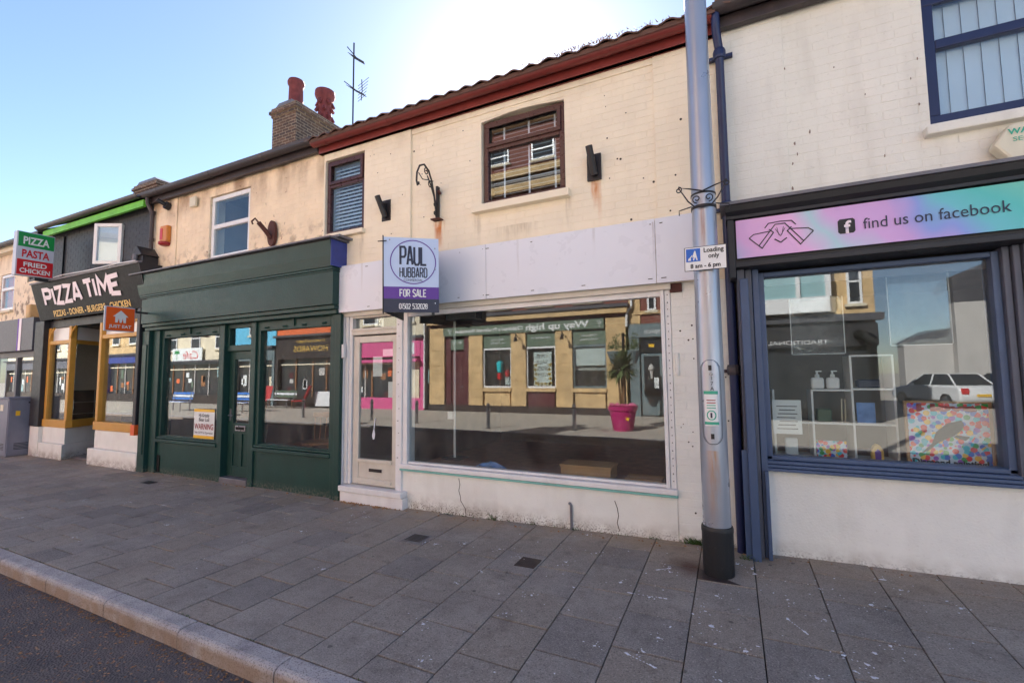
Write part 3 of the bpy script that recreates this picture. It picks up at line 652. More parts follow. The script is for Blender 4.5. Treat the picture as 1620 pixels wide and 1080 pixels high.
# eaves
bx('fascia_board', 'red_gutter', B, -5.18, -.02, 4.47, 4.53, 4.765, 4.88, bev=0.006)
bx('soffit', 'red_gutter', B, -5.18, -.02, 4.475, 4.60, 4.765, 4.785)
gt = half_round(-5.20, -.03, 4.395, 4.895, .066).build('gutter', 'red_gutter', B, smooth=True)
for x in (-5.0, -3.9, -2.2, -1.05): half_round(x, x+.07, 4.395, 4.895, .071).build('gutter_joint', 'red_gutter', gt, smooth=True)
rf = roof(B, -5.18, 0.0, 'roof_tile')
tw = 0.205
cs_ = [(-tw/2+tw*i/10, 0.016*math.cos(2*math.pi*(i/10-.5))) for i in range(11)]
tm = MB(); L = .38
for i in range(10):
    (a, za), (b, zb) = cs_[i], cs_[i+1]; o = len(tm.v)
    sl = math.tan(R(29))
    tm.v += [(a, 0, za), (b, 0, zb), (b, L, zb+L*sl), (a, L, za+L*sl), (a, 0, za-.016), (b, 0, zb-.016), (b, L, zb+L*sl-.016), (a, L, za+L*sl-.016)]
    tm.f += [(o, o+1, o+2, o+3), (o+4, o+7, o+6, o+5), (o, o+4, o+5, o+1), (o+3, o+2, o+6, o+7)]
tme = tm.mesh('pantile'); tme.materials.append(MATS['roof_tile'])
nt = int(5.18/tw)
for i in range(nt+1):
    o = mobj('tile', tme, None, rf, smooth=True); o.location = (-5.10+i*tw, 4.30+random.uniform(-.006, .006), 4.922+random.uniform(-.004, .004)); o.rotation_euler = (0, random.uniform(-.03, .03), 0)
up = MB()
for r_ in range(1, 13):
    for i in range(nt+1):
        up.add([(x-5.10+i*tw, y+4.30+r_*.33, z+4.93+r_*.33*math.tan(R(29))+.012*(r_ % 2)) for x, y, z in tm.v], tm.f)
up.build('upper_tiles', 'roof_tile', rf)['kind'] = 'stuff'
moss = MB()
for i in range(260):
    x = random.gauss(-1.15, .33); y = 4.30+random.uniform(0, .05); z = 4.945+random.uniform(-.01, .02); h = random.uniform(.012, .032); a = random.uniform(0, 6.28)
    moss.add([(x-.006*math.cos(a), y-.006*math.sin(a), z), (x+.006*math.cos(a), y+.006*math.sin(a), z), (x+random.uniform(-.03, .03), y+random.uniform(-.03, .03), z+h)], [(0, 1, 2)])
mo = moss.build('moss', 'litter'); tag(mo, 'dry brown moss and grass growing along the tiles above the red gutter', 'moss', kind='stuff')

# old fixing holes and chips in the paint
fx = MB(); cw = random.Random(5)
for i in range(46):
    x = cw.uniform(-4.9, -.1); z = cw.uniform(3.12, 4.6)
    if any(h[0]-.1 < x < h[1]+.1 and h[2]-.15 < z < h[3]+.05 for h in holes): continue
    fx.tube([(x, (4.5275 if x < -3.59 else 4.5375 if x > -.59 else 4.5575), z), (x, 4.57, z)], cw.choice((.005, .007, .009, .012)), 7)
for i in range(26): x, z = cw.uniform(-.47, -.03), cw.uniform(.15, 2.4); fx.tube([(x, 4.5525, z), (x, 4.57, z)], cw.choice((.005, .007, .009)), 7)
fx.build('fixing_hole', 'crack', B)['kind'] = 'stuff'
# things on the cream wall
def flag_holder(x, z, tipx, tipz, label):
    t = thing('flagpole_holder', label, 'flag holder', (x, 4.54, z-.14), 'flagpole holders on the cream wall')
    MB().box(x-.075, x+.075, 4.525, 4.548, z-.14, z+.14).build('back_plate', 'iron', t, bev=0.004)
    MB().tube([(x+.01, 4.50, z-.10), (tipx, 4.40, tipz)], .036, 12).build('socket_tube', 'iron', t, smooth=True)
    MB().ext([(4.53, z-.13), (4.53, z+.1), (4.40, z+.06)], 'x', x-.008, x+.008).build('web', 'iron', t)
flag_holder(-3.98, 3.76, -4.02, 3.92, 'black iron flagpole holder left of the scroll bracket')
flag_holder(-1.205, 3.755, -1.22, 3.93, 'black iron flagpole holder with a rust run, right of the big upper window')
def spiral(c, r0, turns, a0, axis=0, n=18, sgn=1):
    return [(c[0], c[1]+r0*(1-i/n*.8)*math.cos(a0+sgn*turns*2*math.pi*i/n), c[2]+r0*(1-i/n*.8)*math.sin(a0+sgn*turns*2*math.pi*i/n)) for i in range(n+1)]
sb = thing('scroll_bracket', 'black wrought iron scroll hanging bracket above an orange rust stain', 'bracket', (-3.17, 4.525, 3.5))
bx('wall_bar', 'iron', sb, -3.18, -3.155, 4.50, 4.55, 3.50, 3.92)
pts = [(-3.17, 4.500, 3.52), (-3.17, 4.481, 3.65), (-3.17, 4.450, 3.80), (-3.17, 4.401, 3.95), (-3.17, 4.339, 4.05), (-3.17, 4.252, 4.09), (-3.17, 4.165, 4.04), (-3.17, 4.116, 3.94), (-3.17, 4.109, 3.84), (-3.17, 4.128, 3.79), (-3.17, 4.150, 3.81), (-3.17, 4.147, 3.84)]
MB().tube(pts, .011, 6).build('arm', 'iron', sb, smooth=True)
MB().tube([(-3.17, 4.494, 3.56), (-3.17, 4.463, 3.75), (-3.17, 4.376, 3.90), (-3.17, 4.314, 3.98)], .008, 6).build('brace', 'iron', sb, smooth=True)
MB().tube([(-3.17, 4.326, 3.93), (-3.17, 4.221, 3.90), (-3.17, 4.147, 3.95)], .006, 6).build('stay', 'iron', sb, smooth=True)
for c, r0, a0, sg in (((-3.17, 4.295, 4.02), .045, 1.2, 1), ((-3.17, 4.376, 3.89), .05, 0.5, 1), ((-3.17, 4.469, 3.68), .035, 2, -1), ((-3.17, 4.475, 3.57), .03, 0, 1)): MB().tube(spiral(c, r0, 1.3, a0, sgn=sg), .007, 6).build('scroll', 'iron', sb, smooth=True)
MB().box(-3.23, -3.10, 4.46, 4.55, 3.495, 3.508).build('foot_plate', 'rusty_iron', sb)
MB().tube([(-3.14, 4.54, 3.83), (-3.14, 4.50, 3.86)], .018, 8).build('bolt', 'rusty_iron', sb)

# estate agent board, angled out from the fascia
def board():
    Lp, Rp = Vector((-3.28, 3.71, 0)), Vector((-2.825, 4.065, 0)); wv = (Rp-Lp); W = wv.length; a = math.atan2(wv.y, wv.x)
    t = thing('estate_agent_board', 'pale blue and purple estate agent FOR SALE board hung over the shop door', 'sale board', (-3.28, 3.71, 2.275))
    M_ = Matrix.Translation((-3.28, 3.71, 2.275)) @ Matrix.Rotation(a, 4, 'Z') @ Matrix.Rotation(R(-0.6), 4, 'Y')
    H_ = .81
    def put(mb, n, m, bev=0): return mb.xf(M_).build(n, m, t, bev)
    def put_text(body, h, m, x, z, w):
        o = text_mesh(body, h, m, x, -.012, z, None, 'lettering', w); o.data.transform(M_); o.parent = t; o.matrix_parent_inverse = INV[t]
    put(MB().box(0, W, -.004, .0, .275, H_), 'upper_panel', 'board_pale'); put(MB().box(0, W, -.004, 0, .145, .275), 'sale_band', 'board_purple'); put(MB().box(0, W, -.004, 0, 0, .145), 'phone_band', 'ink_navy')
    put(MB().box(0.0, W, .001, .007, 0, H_), 'backing', 'black_paint'); put(MB().box(-.014, -.002, -.004, .06, -.01, H_+.02), 'edge_rail', 'black_paint', .004); MB().ext([(-3.30, 3.73), (-3.29, 3.72), (-3.60, 4.43), (-3.61, 4.42)], 'z', 2.28, 3.08).build('rear_panel', 'black_paint', t)
    put(MB().box(.10, .13, .01, .05, 0, H_), 'batten', 'black_paint'); put(MB().box(.50, .53, .01, .05, -.02, H_), 'batten', 'black_paint')
    cx = W*.53; cz = .545
    put(circle_ring(MB(), cx, cz, .238, .236, .010, -.0075), 'circle_logo', 'board_purple')
    put(strokes(MB(), 'PAUL', cx-.145, cx+.150, .505, .215, .023, -.0075, .36), 'lettering', 'ink_navy')
    put(strokes(MB(), 'HUBBARD', cx-.145, cx+.150, .375, .112, .0115, -.0075, .48), 'lettering', 'ink_navy')
    put_text('COMMERCIAL', .026, 'ink_navy', cx, .335, .20)
    put(strokes(MB(), 'FOR SALE', cx-.145, cx+.14, .165, .085, .0115, -.0075, .42), 'lettering', 'plastic_white')
    put(strokes(MB(), '01502 532028', cx-.15, cx+.15, .035, .06, .008, -.0075, .42), 'lettering', 'plastic_white')
    for x, z in ((W-.04, .70), (W-.04, .47), (W-.04, .10), (.06, .78)):
        b_ = MB().tube([(x, -.012, z), (x, -.004, z)], .008, 8); put(b_, 'bolt', 'steel')
    # arms to the fascia
    pass
    MB().tube([M_ @ Vector((-.06, -.03, H_-.06)), M_ @ Vector((.03, -.02, H_-.045))], .006, 6).build('wire', 'iron', t)
board()

# things inside the empty shop window
pl = thing('display_plinth', 'buff cardboard plinth standing on the window bed of the empty shop', 'plinth', (-1.4, 4.9, .50))
MB().box(-1.70, -1.16, 4.72, 5.02, .502, .615).build('body', 'cardboard', pl, bev=.004); bx('top_board', 'cardboard', pl, -1.71, -1.15, 4.71, 5.03, .617, .64)
tag(MB().box(-1.02, -.66, 4.74, 4.98, .502, .545).build('cardboard_tray', 'cardboard', None, bev=.003), 'low buff cardboard tray in the right corner of the empty shop window', 'tray')
def crumple(x, y, z, w, d, h, seed):
    rr = random.Random(seed); n = 7; mb = MB(); o = 0
    for i in range(n):
        for j in range(n): mb.v.append((x+w*(i/(n-1)-.5)+rr.uniform(-.01, .01), y+d*(j/(n-1)-.5), z+h*rr.random()**2*math.sin(math.pi*i/(n-1))+.003))
    for i in range(n-1):
        for j in range(n-1): mb.f.append((i*n+j, (i+1)*n+j, (i+1)*n+j+1, i*n+j+1))
    return mb
tag(crumple(-2.62, 4.76, .50, .44, .16, .09, 3).build('paper_heap', 'paper_blue'), 'crumpled heap of blue and white paper on the empty shop window bed', 'paper')
tag(crumple(-2.16, 4.76, .50, .18, .12, .02, 5).build('paper_sheet', 'paper_blue'), 'flat blue paper sheet beside the crumpled heap in the shop window', 'paper')
po = thing('upright_rail', 'thin white upright rail with a small box inside the empty shop', 'rail', (-3.36, 5.2, .5))
MB().tube([(-3.36, 5.2, .5), (-3.36, 5.2, 2.4)], .016, 8).build('tube', 'plastic_white', po); bx('socket_box', 'plastic_white', po, -3.46, -3.38, 5.18, 5.22, 1.02, 1.12); MB().box(-3.5, -3.22, 5.08, 5.32, .5, .52).build('foot', 'black_paint', po)

# ================================================================== GREEN SHOP
B = thing('green_shop_building', 'peeling cream house with dark green timber shopfront below', 'building', (-7.2, 4.6, 0))
holes = [(-7.83, -6.79, 3.56, 4.65)]
regs = [(-9.50, -8.76, 3.40, 4.84, YW-.02), (-8.76, -5.86, 3.40, 4.84, YW), (-5.86, -5.133, 3.40, 4.84, YW-.02)]
wall = wall_with_holes(regs, holes, 4.82).build('wall', 'peeling_cream', B); brick_wall(wall, regs, holes, 'peeling_cream')
casement(B, -7.82, -6.80, 3.57, 4.64, 4.13, 4.59, 'upvc_white', .07, top_open=False); room(B, -8.2, -6.4, 4.84, 7, 3.3, 4.8)
bx('window_sill', 'upvc_white', B, -7.86, -6.76, 4.50, 4.60, 3.51, 3.555, bev=.006)
g = 'shop_green'
bx('fascia', g, B, -9.30, -4.70, 4.33, 4.58, 2.56, 3.04)
MB().ext([(4.30, 3.06), (4.27, 3.20), (4.25, 3.40), (4.58, 3.40), (4.58, 3.06)], 'x', -9.34, -4.675).build('upper_fascia', g, B)
MB().box(-9.33, -4.69, 4.305, 4.57, 3.025, 3.055).box(-9.33, -4.69, 4.318, 4.57, 3.0, 3.02).box(-9.34, -4.68, 4.285, 4.57, 3.235, 3.25).build('moulding', g, B, bev=.004)
bx('fascia_end', 'royal_blue', B, -4.672, -4.662, 4.26, 4.56, 3.06, 3.41)
MB().box(-9.48, -4.62, 4.19, 4.58, 3.415, 3.435).box(-4.85, -4.56, 4.30, 4.56, 3.44, 3.47).build('lead_flashing', 'lead', B)
MB().box(-9.32, -4.70, 4.36, 4.60, 2.50, 2.555).box(-9.32, -4.70, 4.40, 4.60, 2.44, 2.495).build('cornice', g, B, bev=.006)
MB().box(-9.38, -9.17, 4.40, 4.70, 0, 2.44).box(-9.34, -9.21, 4.385, 4.40, .3, 2.2).box(-9.15, -8.96, 4.46, 4.70, 0, 2.44).build('pilaster', g, B, bev=.008)
MB().box(-4.84, -4.76, 4.46, 4.70, 0, 2.44).box(-4.757, -4.66, 4.44, 4.49, 0, 2.44).build('pilaster', g, B, bev=.006)
for (a, b) in ((-8.96, -7.28), (-6.42, -4.84)):
    s_ = bx('stall_riser', g, B, a, b, 4.50, 4.66, -.02, .52); MB().box(a, b, 4.45, 4.66, .525, .575).box(a, b, 4.475, 4.66, .58, .61).build('window_sill', g, s_, bev=.008)
    w = MB().box(a, a+.07, 4.50, 4.62, .61, 2.44).box(b-.07, b, 4.50, 4.62, .61, 2.44).box(a+.07, b-.07, 4.50, 4.62, 2.30, 2.44).box(a+.07, b-.07, 4.50, 4.6, .61, .63).build('display_window', g, B, bev=.006)
    bx('pane', 'shop_glass', w, a+.068, b-.068, 4.555, 4.563, .628, 2.302); bx('mid_block', g, w, (a+b)/2-.02, (a+b)/2+.02, 4.478, 4.499, 2.34, 2.44)
    for k in range(4): MB().tube([(a+.2+k*(b-a-.4)/3, 4.47, 2.335), (a+.2+k*(b-a-.4)/3+.05, 4.50, 2.345)], .014, 6).build('hook', g, w)
bx('vent_slot', 'black_gloss', B, -8.93, -8.86, 4.488, 4.499, .02, .30)
MB().box(-7.28, -7.17, 4.47, 4.70, 0, 2.44).box(-6.53, -6.42, 4.47, 4.70, 0, 2.44).build('door_jamb', g, B, bev=.008)
tl = MB().box(-7.17, -6.53, 4.52, 4.64, 2.02, 2.11).box(-7.17, -6.53, 4.52, 4.64, 2.38, 2.44).box(-7.17, -7.12, 4.52, 4.62, 2.11, 2.38).box(-6.58, -6.53, 4.52, 4.62, 2.11, 2.38).build('transom_light', g, B, bev=.004); bx('pane', 'house_glass', tl, -7.122, -6.578, 4.56, 4.566, 2.108, 2.382)
d = MB().box(-7.165, -7.04, 4.57, 4.62, .09, 2.015).box(-6.66, -6.535, 4.57, 4.62, .09, 2.015).box(-7.04, -6.66, 4.57, 4.62, 1.89, 2.015).box(-7.04, -6.66, 4.57, 4.62, .74, .90).box(-7.04, -6.66, 4.57, 4.62, .09, .25).box(-6.88, -6.82, 4.57, 4.62, .25, .74).box(-7.04, -6.88, 4.59, 4.61, .25, .74).box(-6.82, -6.66, 4.59, 4.61, .25, .74).build('door', g, B, bev=.005)
bx('pane', 'shop_glass', d, -7.042, -6.658, 4.59, 4.596, .898, 1.892)
MB().box(-6.97, -6.73, 4.558, 4.57, .785, .865).build('letterbox', 'steel', d, bev=.003); bx('letterbox_flap', 'black_gloss', d, -6.945, -6.755, 4.553, 4.558, .803, .847)
MB().tube([(-7.10, 4.57, 1.02), (-7.10, 4.53, 1.02), (-7.0, 4.53, 1.02)], .01, 6).box(-7.12, -7.08, 4.56, 4.57, .93, 1.12).build('handle', 'steel', d)
bx('threshold', 'lead', B, -7.17, -6.53, 4.46, 4.66, 0, .085, bev=.01)
room(B, -9.2, -4.8, 4.70, 9, .1, 2.62, 'interior_dark'); bx('floor_slab', 'interior_floor', B, -9.4, -4.9, 4.85, 9, 2.7, 3.2)
bx('fascia_board', 'black_gutter', B, -9.52, -5.19, 4.46, 4.52, 4.80, 4.93, bev=.006)
gt = half_round(-9.55, -5.21, 4.385, 4.945, .068).build('gutter', 'black_gutter', B, smooth=True)
for x in (-9.1, -7.6, -6.3, -5.3): half_round(x, x+.08, 4.385, 4.945, .073).build('gutter_joint', 'black_gutter', gt, smooth=True)
roof(B, -9.52, -5.19, 'slate', z=4.98)
dp = MB().tube([(-9.44, 4.40, 4.90), (-9.44, 4.41, 4.78), (-9.44, 4.49, 4.62), (-9.44, 4.49, 3.42)], .035, 10).build('downpipe', 'black_gutter', B, smooth=True)
for z in (4.60, 4.1, 3.6): MB().lathe([(.045, z), (.045, z+.06)], -9.44, 4.49, 12).build('collar', 'black_gutter', dp)
# fixings on the peeling wall
t = thing('alarm_box', 'orange and red alarm box on the peeling cream wall', 'alarm', (-9.0, 4.5, 3.98)); MB().box(-9.12, -8.90, 4.46, 4.54, 4.02, 4.32).build('cover', 'plastic_orange', t, bev=.02); MB().lathe([(.07, 3.96), (.1, 3.98), (.1, 4.02)], -9.01, 4.50, 12).build('strobe', 'dark_red', t)
MB().box(-9.10, -9.02, 4.455, 4.459, 4.07, 4.27).build('label_strip', 'sign_red', t)
t = thing('floodlight', 'small black floodlight below the black gutter beside the downpipe', 'light', (-9.02, 4.5, 4.68)); MB().tube([(-9.0, 4.54, 4.68), (-9.0, 4.47, 4.70)], .07, 14).build('mount', 'black_paint', t); MB().tube([(-9.0, 4.47, 4.70), (-9.04, 4.36, 4.76)], .035, 10).build('lamp_tube', 'black_paint', t, smooth=True)
tag(MB().box(-8.31, -8.14, 4.49, 4.535, 4.54, 4.71).build('vent_grille', 'plastic_cream', None, bev=.012), 'small square cream vent high on the peeling wall', 'vent')
t = thing('sign_bracket', 'rusty oval iron sign bracket with hook on the peeling wall', 'bracket', (-6.19, 4.54, 3.6)); MB().ext([(-6.19+.09*math.cos(i*math.pi/10), 3.775+.2*math.sin(i*math.pi/10)) for i in range(20)], 'y', 4.50, 4.548).build('oval_plate', 'rusty_iron', t, bev=.006)
MB().tube([(-6.19, 4.50, 3.70), (-6.21, 4.42, 3.80), (-6.24, 4.33, 3.90)], .033, 10).build('arm', 'rusty_iron', t, smooth=True); MB().tube([(-6.24, 4.33, 3.90), (-6.26, 4.29, 3.95), (-6.29, 4.26, 3.90), (-6.28, 4.27, 3.86)], .014, 6).build('hook', 'rusty_iron', t, smooth=True)
t = thing('warning_poster', 'white and yellow WARNING poster in the left window of the green shop', 'poster', (-7.75, 4.54, .64)); bx('sheet', 'paper_white', t, -8.01, -7.47, 4.545, 4.548, .63, 1.10); bx('band', 'sign_yellow', t, -8.01, -7.47, 4.5435, 4.5449, 1.055, 1.10); bx('band', 'sign_yellow', t, -8.01, -7.47, 4.5435, 4.5449, .63, .675)
text_mesh('WARNING', .095, 'dark_red', -7.74, 4.5445, .775, t, width=.5, bold=.02); text_mesh('24h CCTV in Operation', .035, 'ink_black', -7.74, 4.5445, .705, t, width=.48); text_mesh('HJ-Grizzly', .055, 'ink_black', -7.74, 4.5445, .975, t, width=.28, bold=.015); text_mesh('Bear Ltd', .055, 'ink_black', -7.74, 4.5445, .905, t, width=.27, bold=.015)
ch = thing('wooden_chair', 'brown spindle back wooden chair inside the right green shop window', 'chair', (-5.95, 5.3, .1), local=True, rotz=.5)
MB().box(-.21, .21, -.21, .21, .44, .48).build('seat', 'timber', ch, bev=.01)
for sx in (-.17, .17):
    for sy in (-.17, .17): MB().tube([(sx*1.15, sy*1.15, 0), (sx, sy, .45)], .018, 6).build('leg', 'timber', ch)
for k in range(5): MB().tube([(-.17+.085*k, .19, .47), (-.19+.095*k, .26, .86)], .01, 6).build('spindle', 'timber', ch)
MB().box(-.22, .22, .245, .28, .84, .92).build('top_rail', 'timber', ch, bev=.01)
tag(crumple(-5.2, 4.95, .12, .4, .4, .2, 9).build('paper_heap', 'paper_white'), 'pale heap of crumpled paper inside the right green shop window', 'paper')

# ================================================================== PIZZA SHOP
B = thing('pizza_shop_building', 'black painted takeaway with yellow framed shopfront and lime green eaves board', 'building', (-11.4, 4.6, 0))
holes = [(-11.16, -10.55, 3.80, 4.62)]
regs = [(-13.60, -9.505, 3.0, 4.84, YW)]
wall = wall_with_holes(regs, holes, 4.82).build('wall', 'black_paint', B); brick_wall(wall, regs, holes, 'black_paint')
MB().box(-11.16, -11.11, 4.60, 4.68, 3.80, 4.62).box(-10.60, -10.55, 4.60, 4.68, 3.80, 4.62).box(-11.11, -10.60, 4.60, 4.68, 3.80, 3.85).box(-11.11, -10.60, 4.60, 4.68, 4.57, 4.62).build('window', 'upvc_white', B, bev=.006)
room(B, -11.9, -10.2, 4.84, 7, 3.3, 4.8)
sw = MB().box(-.52, -.455, -.03, .03, 0, .80).box(-.065, 0, -.03, .03, 0, .80).box(-.455, -.065, -.03, .03, 0, .065).box(-.455, -.065, -.03, .03, .735, .80)
Mx = Matrix.Translation((-10.58, 4.55, 3.82)) @ Matrix.Rotation(R(28), 4, 'Z')
sash = sw.xf(Mx).build('open_sash', 'upvc_white', B, bev=.006); MB().box(-.457, -.063, -.004, .004, .063, .737).xf(Mx).build('pane', 'house_glass', sash)
MB().box(-.455, -.065, .012, .014, .065, .735).xf(Mx).build('blind', 'blind_white', sash)
bx('eaves_board', 'lime_paint', B, -13.55, -9.53, 4.38, 4.43, 4.74, 4.86)
half_round(-13.65, -9.56, 4.33, 4.945, .068).build('gutter', 'black_gutter', B, smooth=True); bx('soffit', 'black_gutter', B, -13.6, -9.53, 4.40, 4.58, 4.845, 4.865)
roof(B, -13.60, -9.53, 'slate', z=4.97)
bx('cable', 'black_gloss', B, -12.99, -12.965, 4.53, 4.555, 3.6, 4.72)
# sign board, leaning out at the top
M_s = Matrix.Translation((-13.30, 4.36, 2.86)) @ Matrix.Rotation(R(14), 4, 'X')
ps = thing('takeaway_sign', 'black fascia sign with white PIZZA TIME letters over yellow words', 'sign', (-11.2, 4.3, 2.86))
def put(mb, n, m, bev=0): return mb.xf(M_s).build(n, m, ps, bev)
put(MB().box(0, 4.14, 0, .03, 0, .76), 'board', 'black_gloss')
put(MB().box(-.03, 4.17, -.02, .05, .762, .80), 'top_rail', 'lead', .006)
put(strokes(MB(), 'PIZZA', .42, 2.02, .265, .40, .085, -.012, .22, jit=.018), 'lettering', 'pink_white'); put(strokes(MB(), 'TIME', 2.12, 3.45, .28, .40, .085, -.012, .22, jit=.018), 'lettering', 'pink_white')
for tx, x, w in (('PIZZAS - DONER - BURGERS - CHICKEN', 2.15, 2.95),):
    o = text_mesh(tx, .125, 'gold_text', x, -.006, .05, None, width=w, bold=.025); o.data.transform(M_s); o.parent = ps; o.matrix_parent_inverse = INV[ps]
MB().ext([(4.17, 3.62), (4.36, 2.86), (4.56, 2.86), (4.56, 3.62)], 'x', -9.155, -9.135).build('end_cheek', 'black_paint', ps); MB().ext([(4.17, 3.62), (4.36, 2.86), (4.56, 2.86), (4.56, 3.62)], 'x', -13.325, -13.305).build('end_cheek', 'black_paint', ps)
MB().tube([(-12.9, 4.2, 3.66), (-12.0, 4.22, 3.70), (-11.0, 4.2, 3.67), (-10.0, 4.22, 3.69), (-9.3, 4.2, 3.66)], .012, 6).build('cable', 'plastic_white', ps)
hs = thing('console_bracket', 'black gabled console bracket topping the pilaster beside the takeaway sign', 'bracket', (-9.35, 4.3, 3.5))
MB().ext([(-9.56, 3.50), (-9.28, 3.50), (-9.28, 3.78), (-9.56, 3.78)], 'y', 4.30, 4.55).build('block', 'black_paint', hs); MB().ext([(-9.60, 3.782), (-9.24, 3.782), (-9.42, 3.96)], 'y', 4.26, 4.55).build('gable', 'black_paint', hs, bev=.01)
MB().tube([(-9.46, 4.27, 3.80), (-9.46, 4.25, 3.66), (-9.46, 4.28, 3.56)], .045, 8, .025).build('ornament', 'lead', hs, smooth=True)
y_ = 'yellow_paint'
MB().box(-13.62, -13.20, 4.38, 4.75, 0.62, 2.86).build('pilaster', 'black_paint', B, bev=.01); bx('pilaster_foot', 'white_render', B, -13.62, -13.21, 4.40, 4.75, 0, .617)
MB().box(-9.50, -9.40, 4.36, 4.75, .62, 2.86).build('pilaster', 'black_paint', B, bev=.01); bx('pilaster_block', 'orange_paint', B, -9.52, -9.395, 4.35, 4.70, .62, .80)
bx('sign_header', 'black_paint', B, -13.20, -9.50, 4.48, 4.75, 2.70, 2.86)
# right-hand display window
s_ = MB().box(-11.02, -9.40, 4.46, 4.80, .30, .64).box(-11.12, -9.40, 4.40, 4.80, -.02, .298).build('stall_riser', 'white_render', B, bev=.015)
w = MB().box(-11.06, -9.52, 4.44, 4.60, .645, .80).box(-11.04, -10.95, 4.46, 4.60, .80, 2.70).box(-10.95, -9.50, 4.47, 4.60, 2.38, 2.46).box(-10.95, -9.5, 4.47, 4.6, 2.66, 2.70).build('display_window', y_, B, bev=.01)
bx('pane', 'shop_glass', w, -10.952, -9.5, 4.525, 4.533, .798, 2.382); bx('top_panel', 'plastic_white', w, -10.948, -9.5, 4.53, 4.55, 2.462, 2.658)
# left-hand display window with its return to the doorway
s_ = MB().ext([(-13.20, 4.46), (-12.20, 4.46), (-12.86, 5.65), (-13.20, 5.65)], 'z', .30, .62).ext([(-13.20, 4.40), (-12.14, 4.40), (-12.80, 5.65), (-13.20, 5.65)], 'z', -.02, .298).build('stall_riser', 'white_render', B, bev=.012)
w = MB().box(-13.20, -12.16, 4.44, 4.56, .625, .78).box(-13.20, -13.10, 4.46, 4.56, .78, 2.70).box(-12.26, -12.16, 4.45, 4.55, .78, 2.70).box(-13.10, -12.26, 4.46, 4.56, 2.34, 2.42).build('display_window', y_, B, bev=.01)
bx('pane', 'shop_glass', w, -13.102, -12.258, 4.50, 4.508, .778, 2.342); bx('top_panel', 'plastic_white', w, -13.098, -12.262, 4.51, 4.53, 2.422, 2.69)
for sx in (-13.10, -12.16): MB().tube([(sx, 4.45, 2.45), (sx+.05*(1 if sx < -12.5 else 1), 4.45, 2.58), (sx+.2, 4.45, 2.69)], .02, 6).build('spandrel', y_, w)
MB().ext([(-12.17, 4.56), (-12.26, 4.56), (-12.86, 5.62), (-12.80, 5.66)], 'z', .625, .78).build('return_rail', y_, w); MB().ext([(-12.17, 4.56), (-12.26, 4.56), (-12.86, 5.62), (-12.80, 5.66)], 'z', 2.34, 2.42).build('return_rail', y_, w)
MB().ext([(-12.20, 4.57), (-12.215, 4.57), (-12.83, 5.62), (-12.82, 5.63)], 'z', .78, 2.34).build('return_pane', 'shop_glass', w)
MB().ext([(-12.19, 4.57), (-12.21, 4.57), (-12.83, 5.62), (-12.81, 5.63)], 'z', 2.422, 2.69).build('return_panel', 'plastic_white', w)
bx('doorway_floor', 'lead', B, -12.9, -11.0, 4.6, 5.7, -.03, .03)
bx('ceiling', 'interior_grey', B, -13.6, -9.42, 4.60, 9, 2.72, 2.8)
MB().box(-13.45, -9.42, 8.2, 8.25, 0, 2.72).box(-13.55, -13.46, 4.76, 8.2, 1.36, 2.72).build('interior_wall', 'interior_grey', B); bx('interior_floor', 'interior_dark', B, -13.45, -9.42, 4.81, 8.2, -.02, .02)
cn = bx('tiled_dado', 'black_tile', B, -13.55, -13.44, 4.76, 8.2, .021, 1.355)
gr = MB()
for z in (.30, .56, .82, 1.08): gr.box(-13.442, -13.436, 4.78, 8.2, z, z+.012)
for y in (5.0, 5.4, 5.8, 6.2, 6.6, 7.0): gr.box(-13.441, -13.435, y, y+.012, .03, 1.35)
g2 = gr.build('tile_joint', 'grout', cn); g2['kind'] = 'stuff'
ctr = bx('counter', 'timber', B, -11.6, -9.6, 6.2, 6.8, .02, 1.0)
def proj_sign(name, label, x, y0, y1, z0, z1, th, bands, words):
    t = thing(name, label, 'sign', (x, y1, z0)); bx('case', 'sign_silver', t, x-th, x-.004, y0-.012, y1, z0-.015, z1+.015, bev=.006)
    for i, (m, a, b) in enumerate(bands): bx('face_panel', m, t, x-.004, x, y0+.01, y1-.01, z0+(z1-z0)*a, z0+(z1-z0)*b)
    for w_, m, yy, zz, h, wd in words: text_mesh(w_, h, m, x, y0+(y1-y0)*yy, z0+(z1-z0)*zz, t, width=wd, face='x', bold=.03)
    return t
t = proj_sign('projecting_sign', 'green, silver and red lightbox sign reading PIZZA PASTA FRIED CHICKEN', -12.40, 3.66, 4.20, 3.66, 4.50, .15, [('sign_green', .66, 1), ('sign_silver', .36, .66), ('sign_red', 0, .36)],
  [('PIZZA', 'plastic_white', .5, .73, .15, .38), ('PASTA', 'sign_red', .5, .42, .15, .40), ('FRIED', 'plastic_white', .5, .20, .09, .34), ('CHICKEN', 'plastic_white', .5, .05, .09, .44)])
MB().box(-12.52, -12.46, 3.95, 4.58, 3.58, 3.64).build('arm', 'black_paint', t)
t = proj_sign('delivery_sign', 'square orange delivery sign with white house logo beside the yellow shop window', -9.10, 3.74, 4.15, 2.40, 2.78, .03, [('just_orange', 0, 1)], [('JUST EAT', 'plastic_white', .5, .12, .05, .31)])
hx = -9.096
hp = MB(); pr = [(.32, .34), (.32, .60), (.24, .60), (.5, .88), (.76, .60), (.68, .60), (.68, .34), (.60, .34), (.57, .55), (.53, .34), (.47, .34), (.44, .55), (.40, .34)]
hp.ext([(3.74+p[0]*.41, 2.40+p[1]*.38) for p in pr], 'x', hx, hx+.003).build('house_logo', 'plastic_white', t)
MB().box(-9.13, -9.10, 4.15, 4.4, 2.72, 2.75).build('arm', 'black_paint', t)

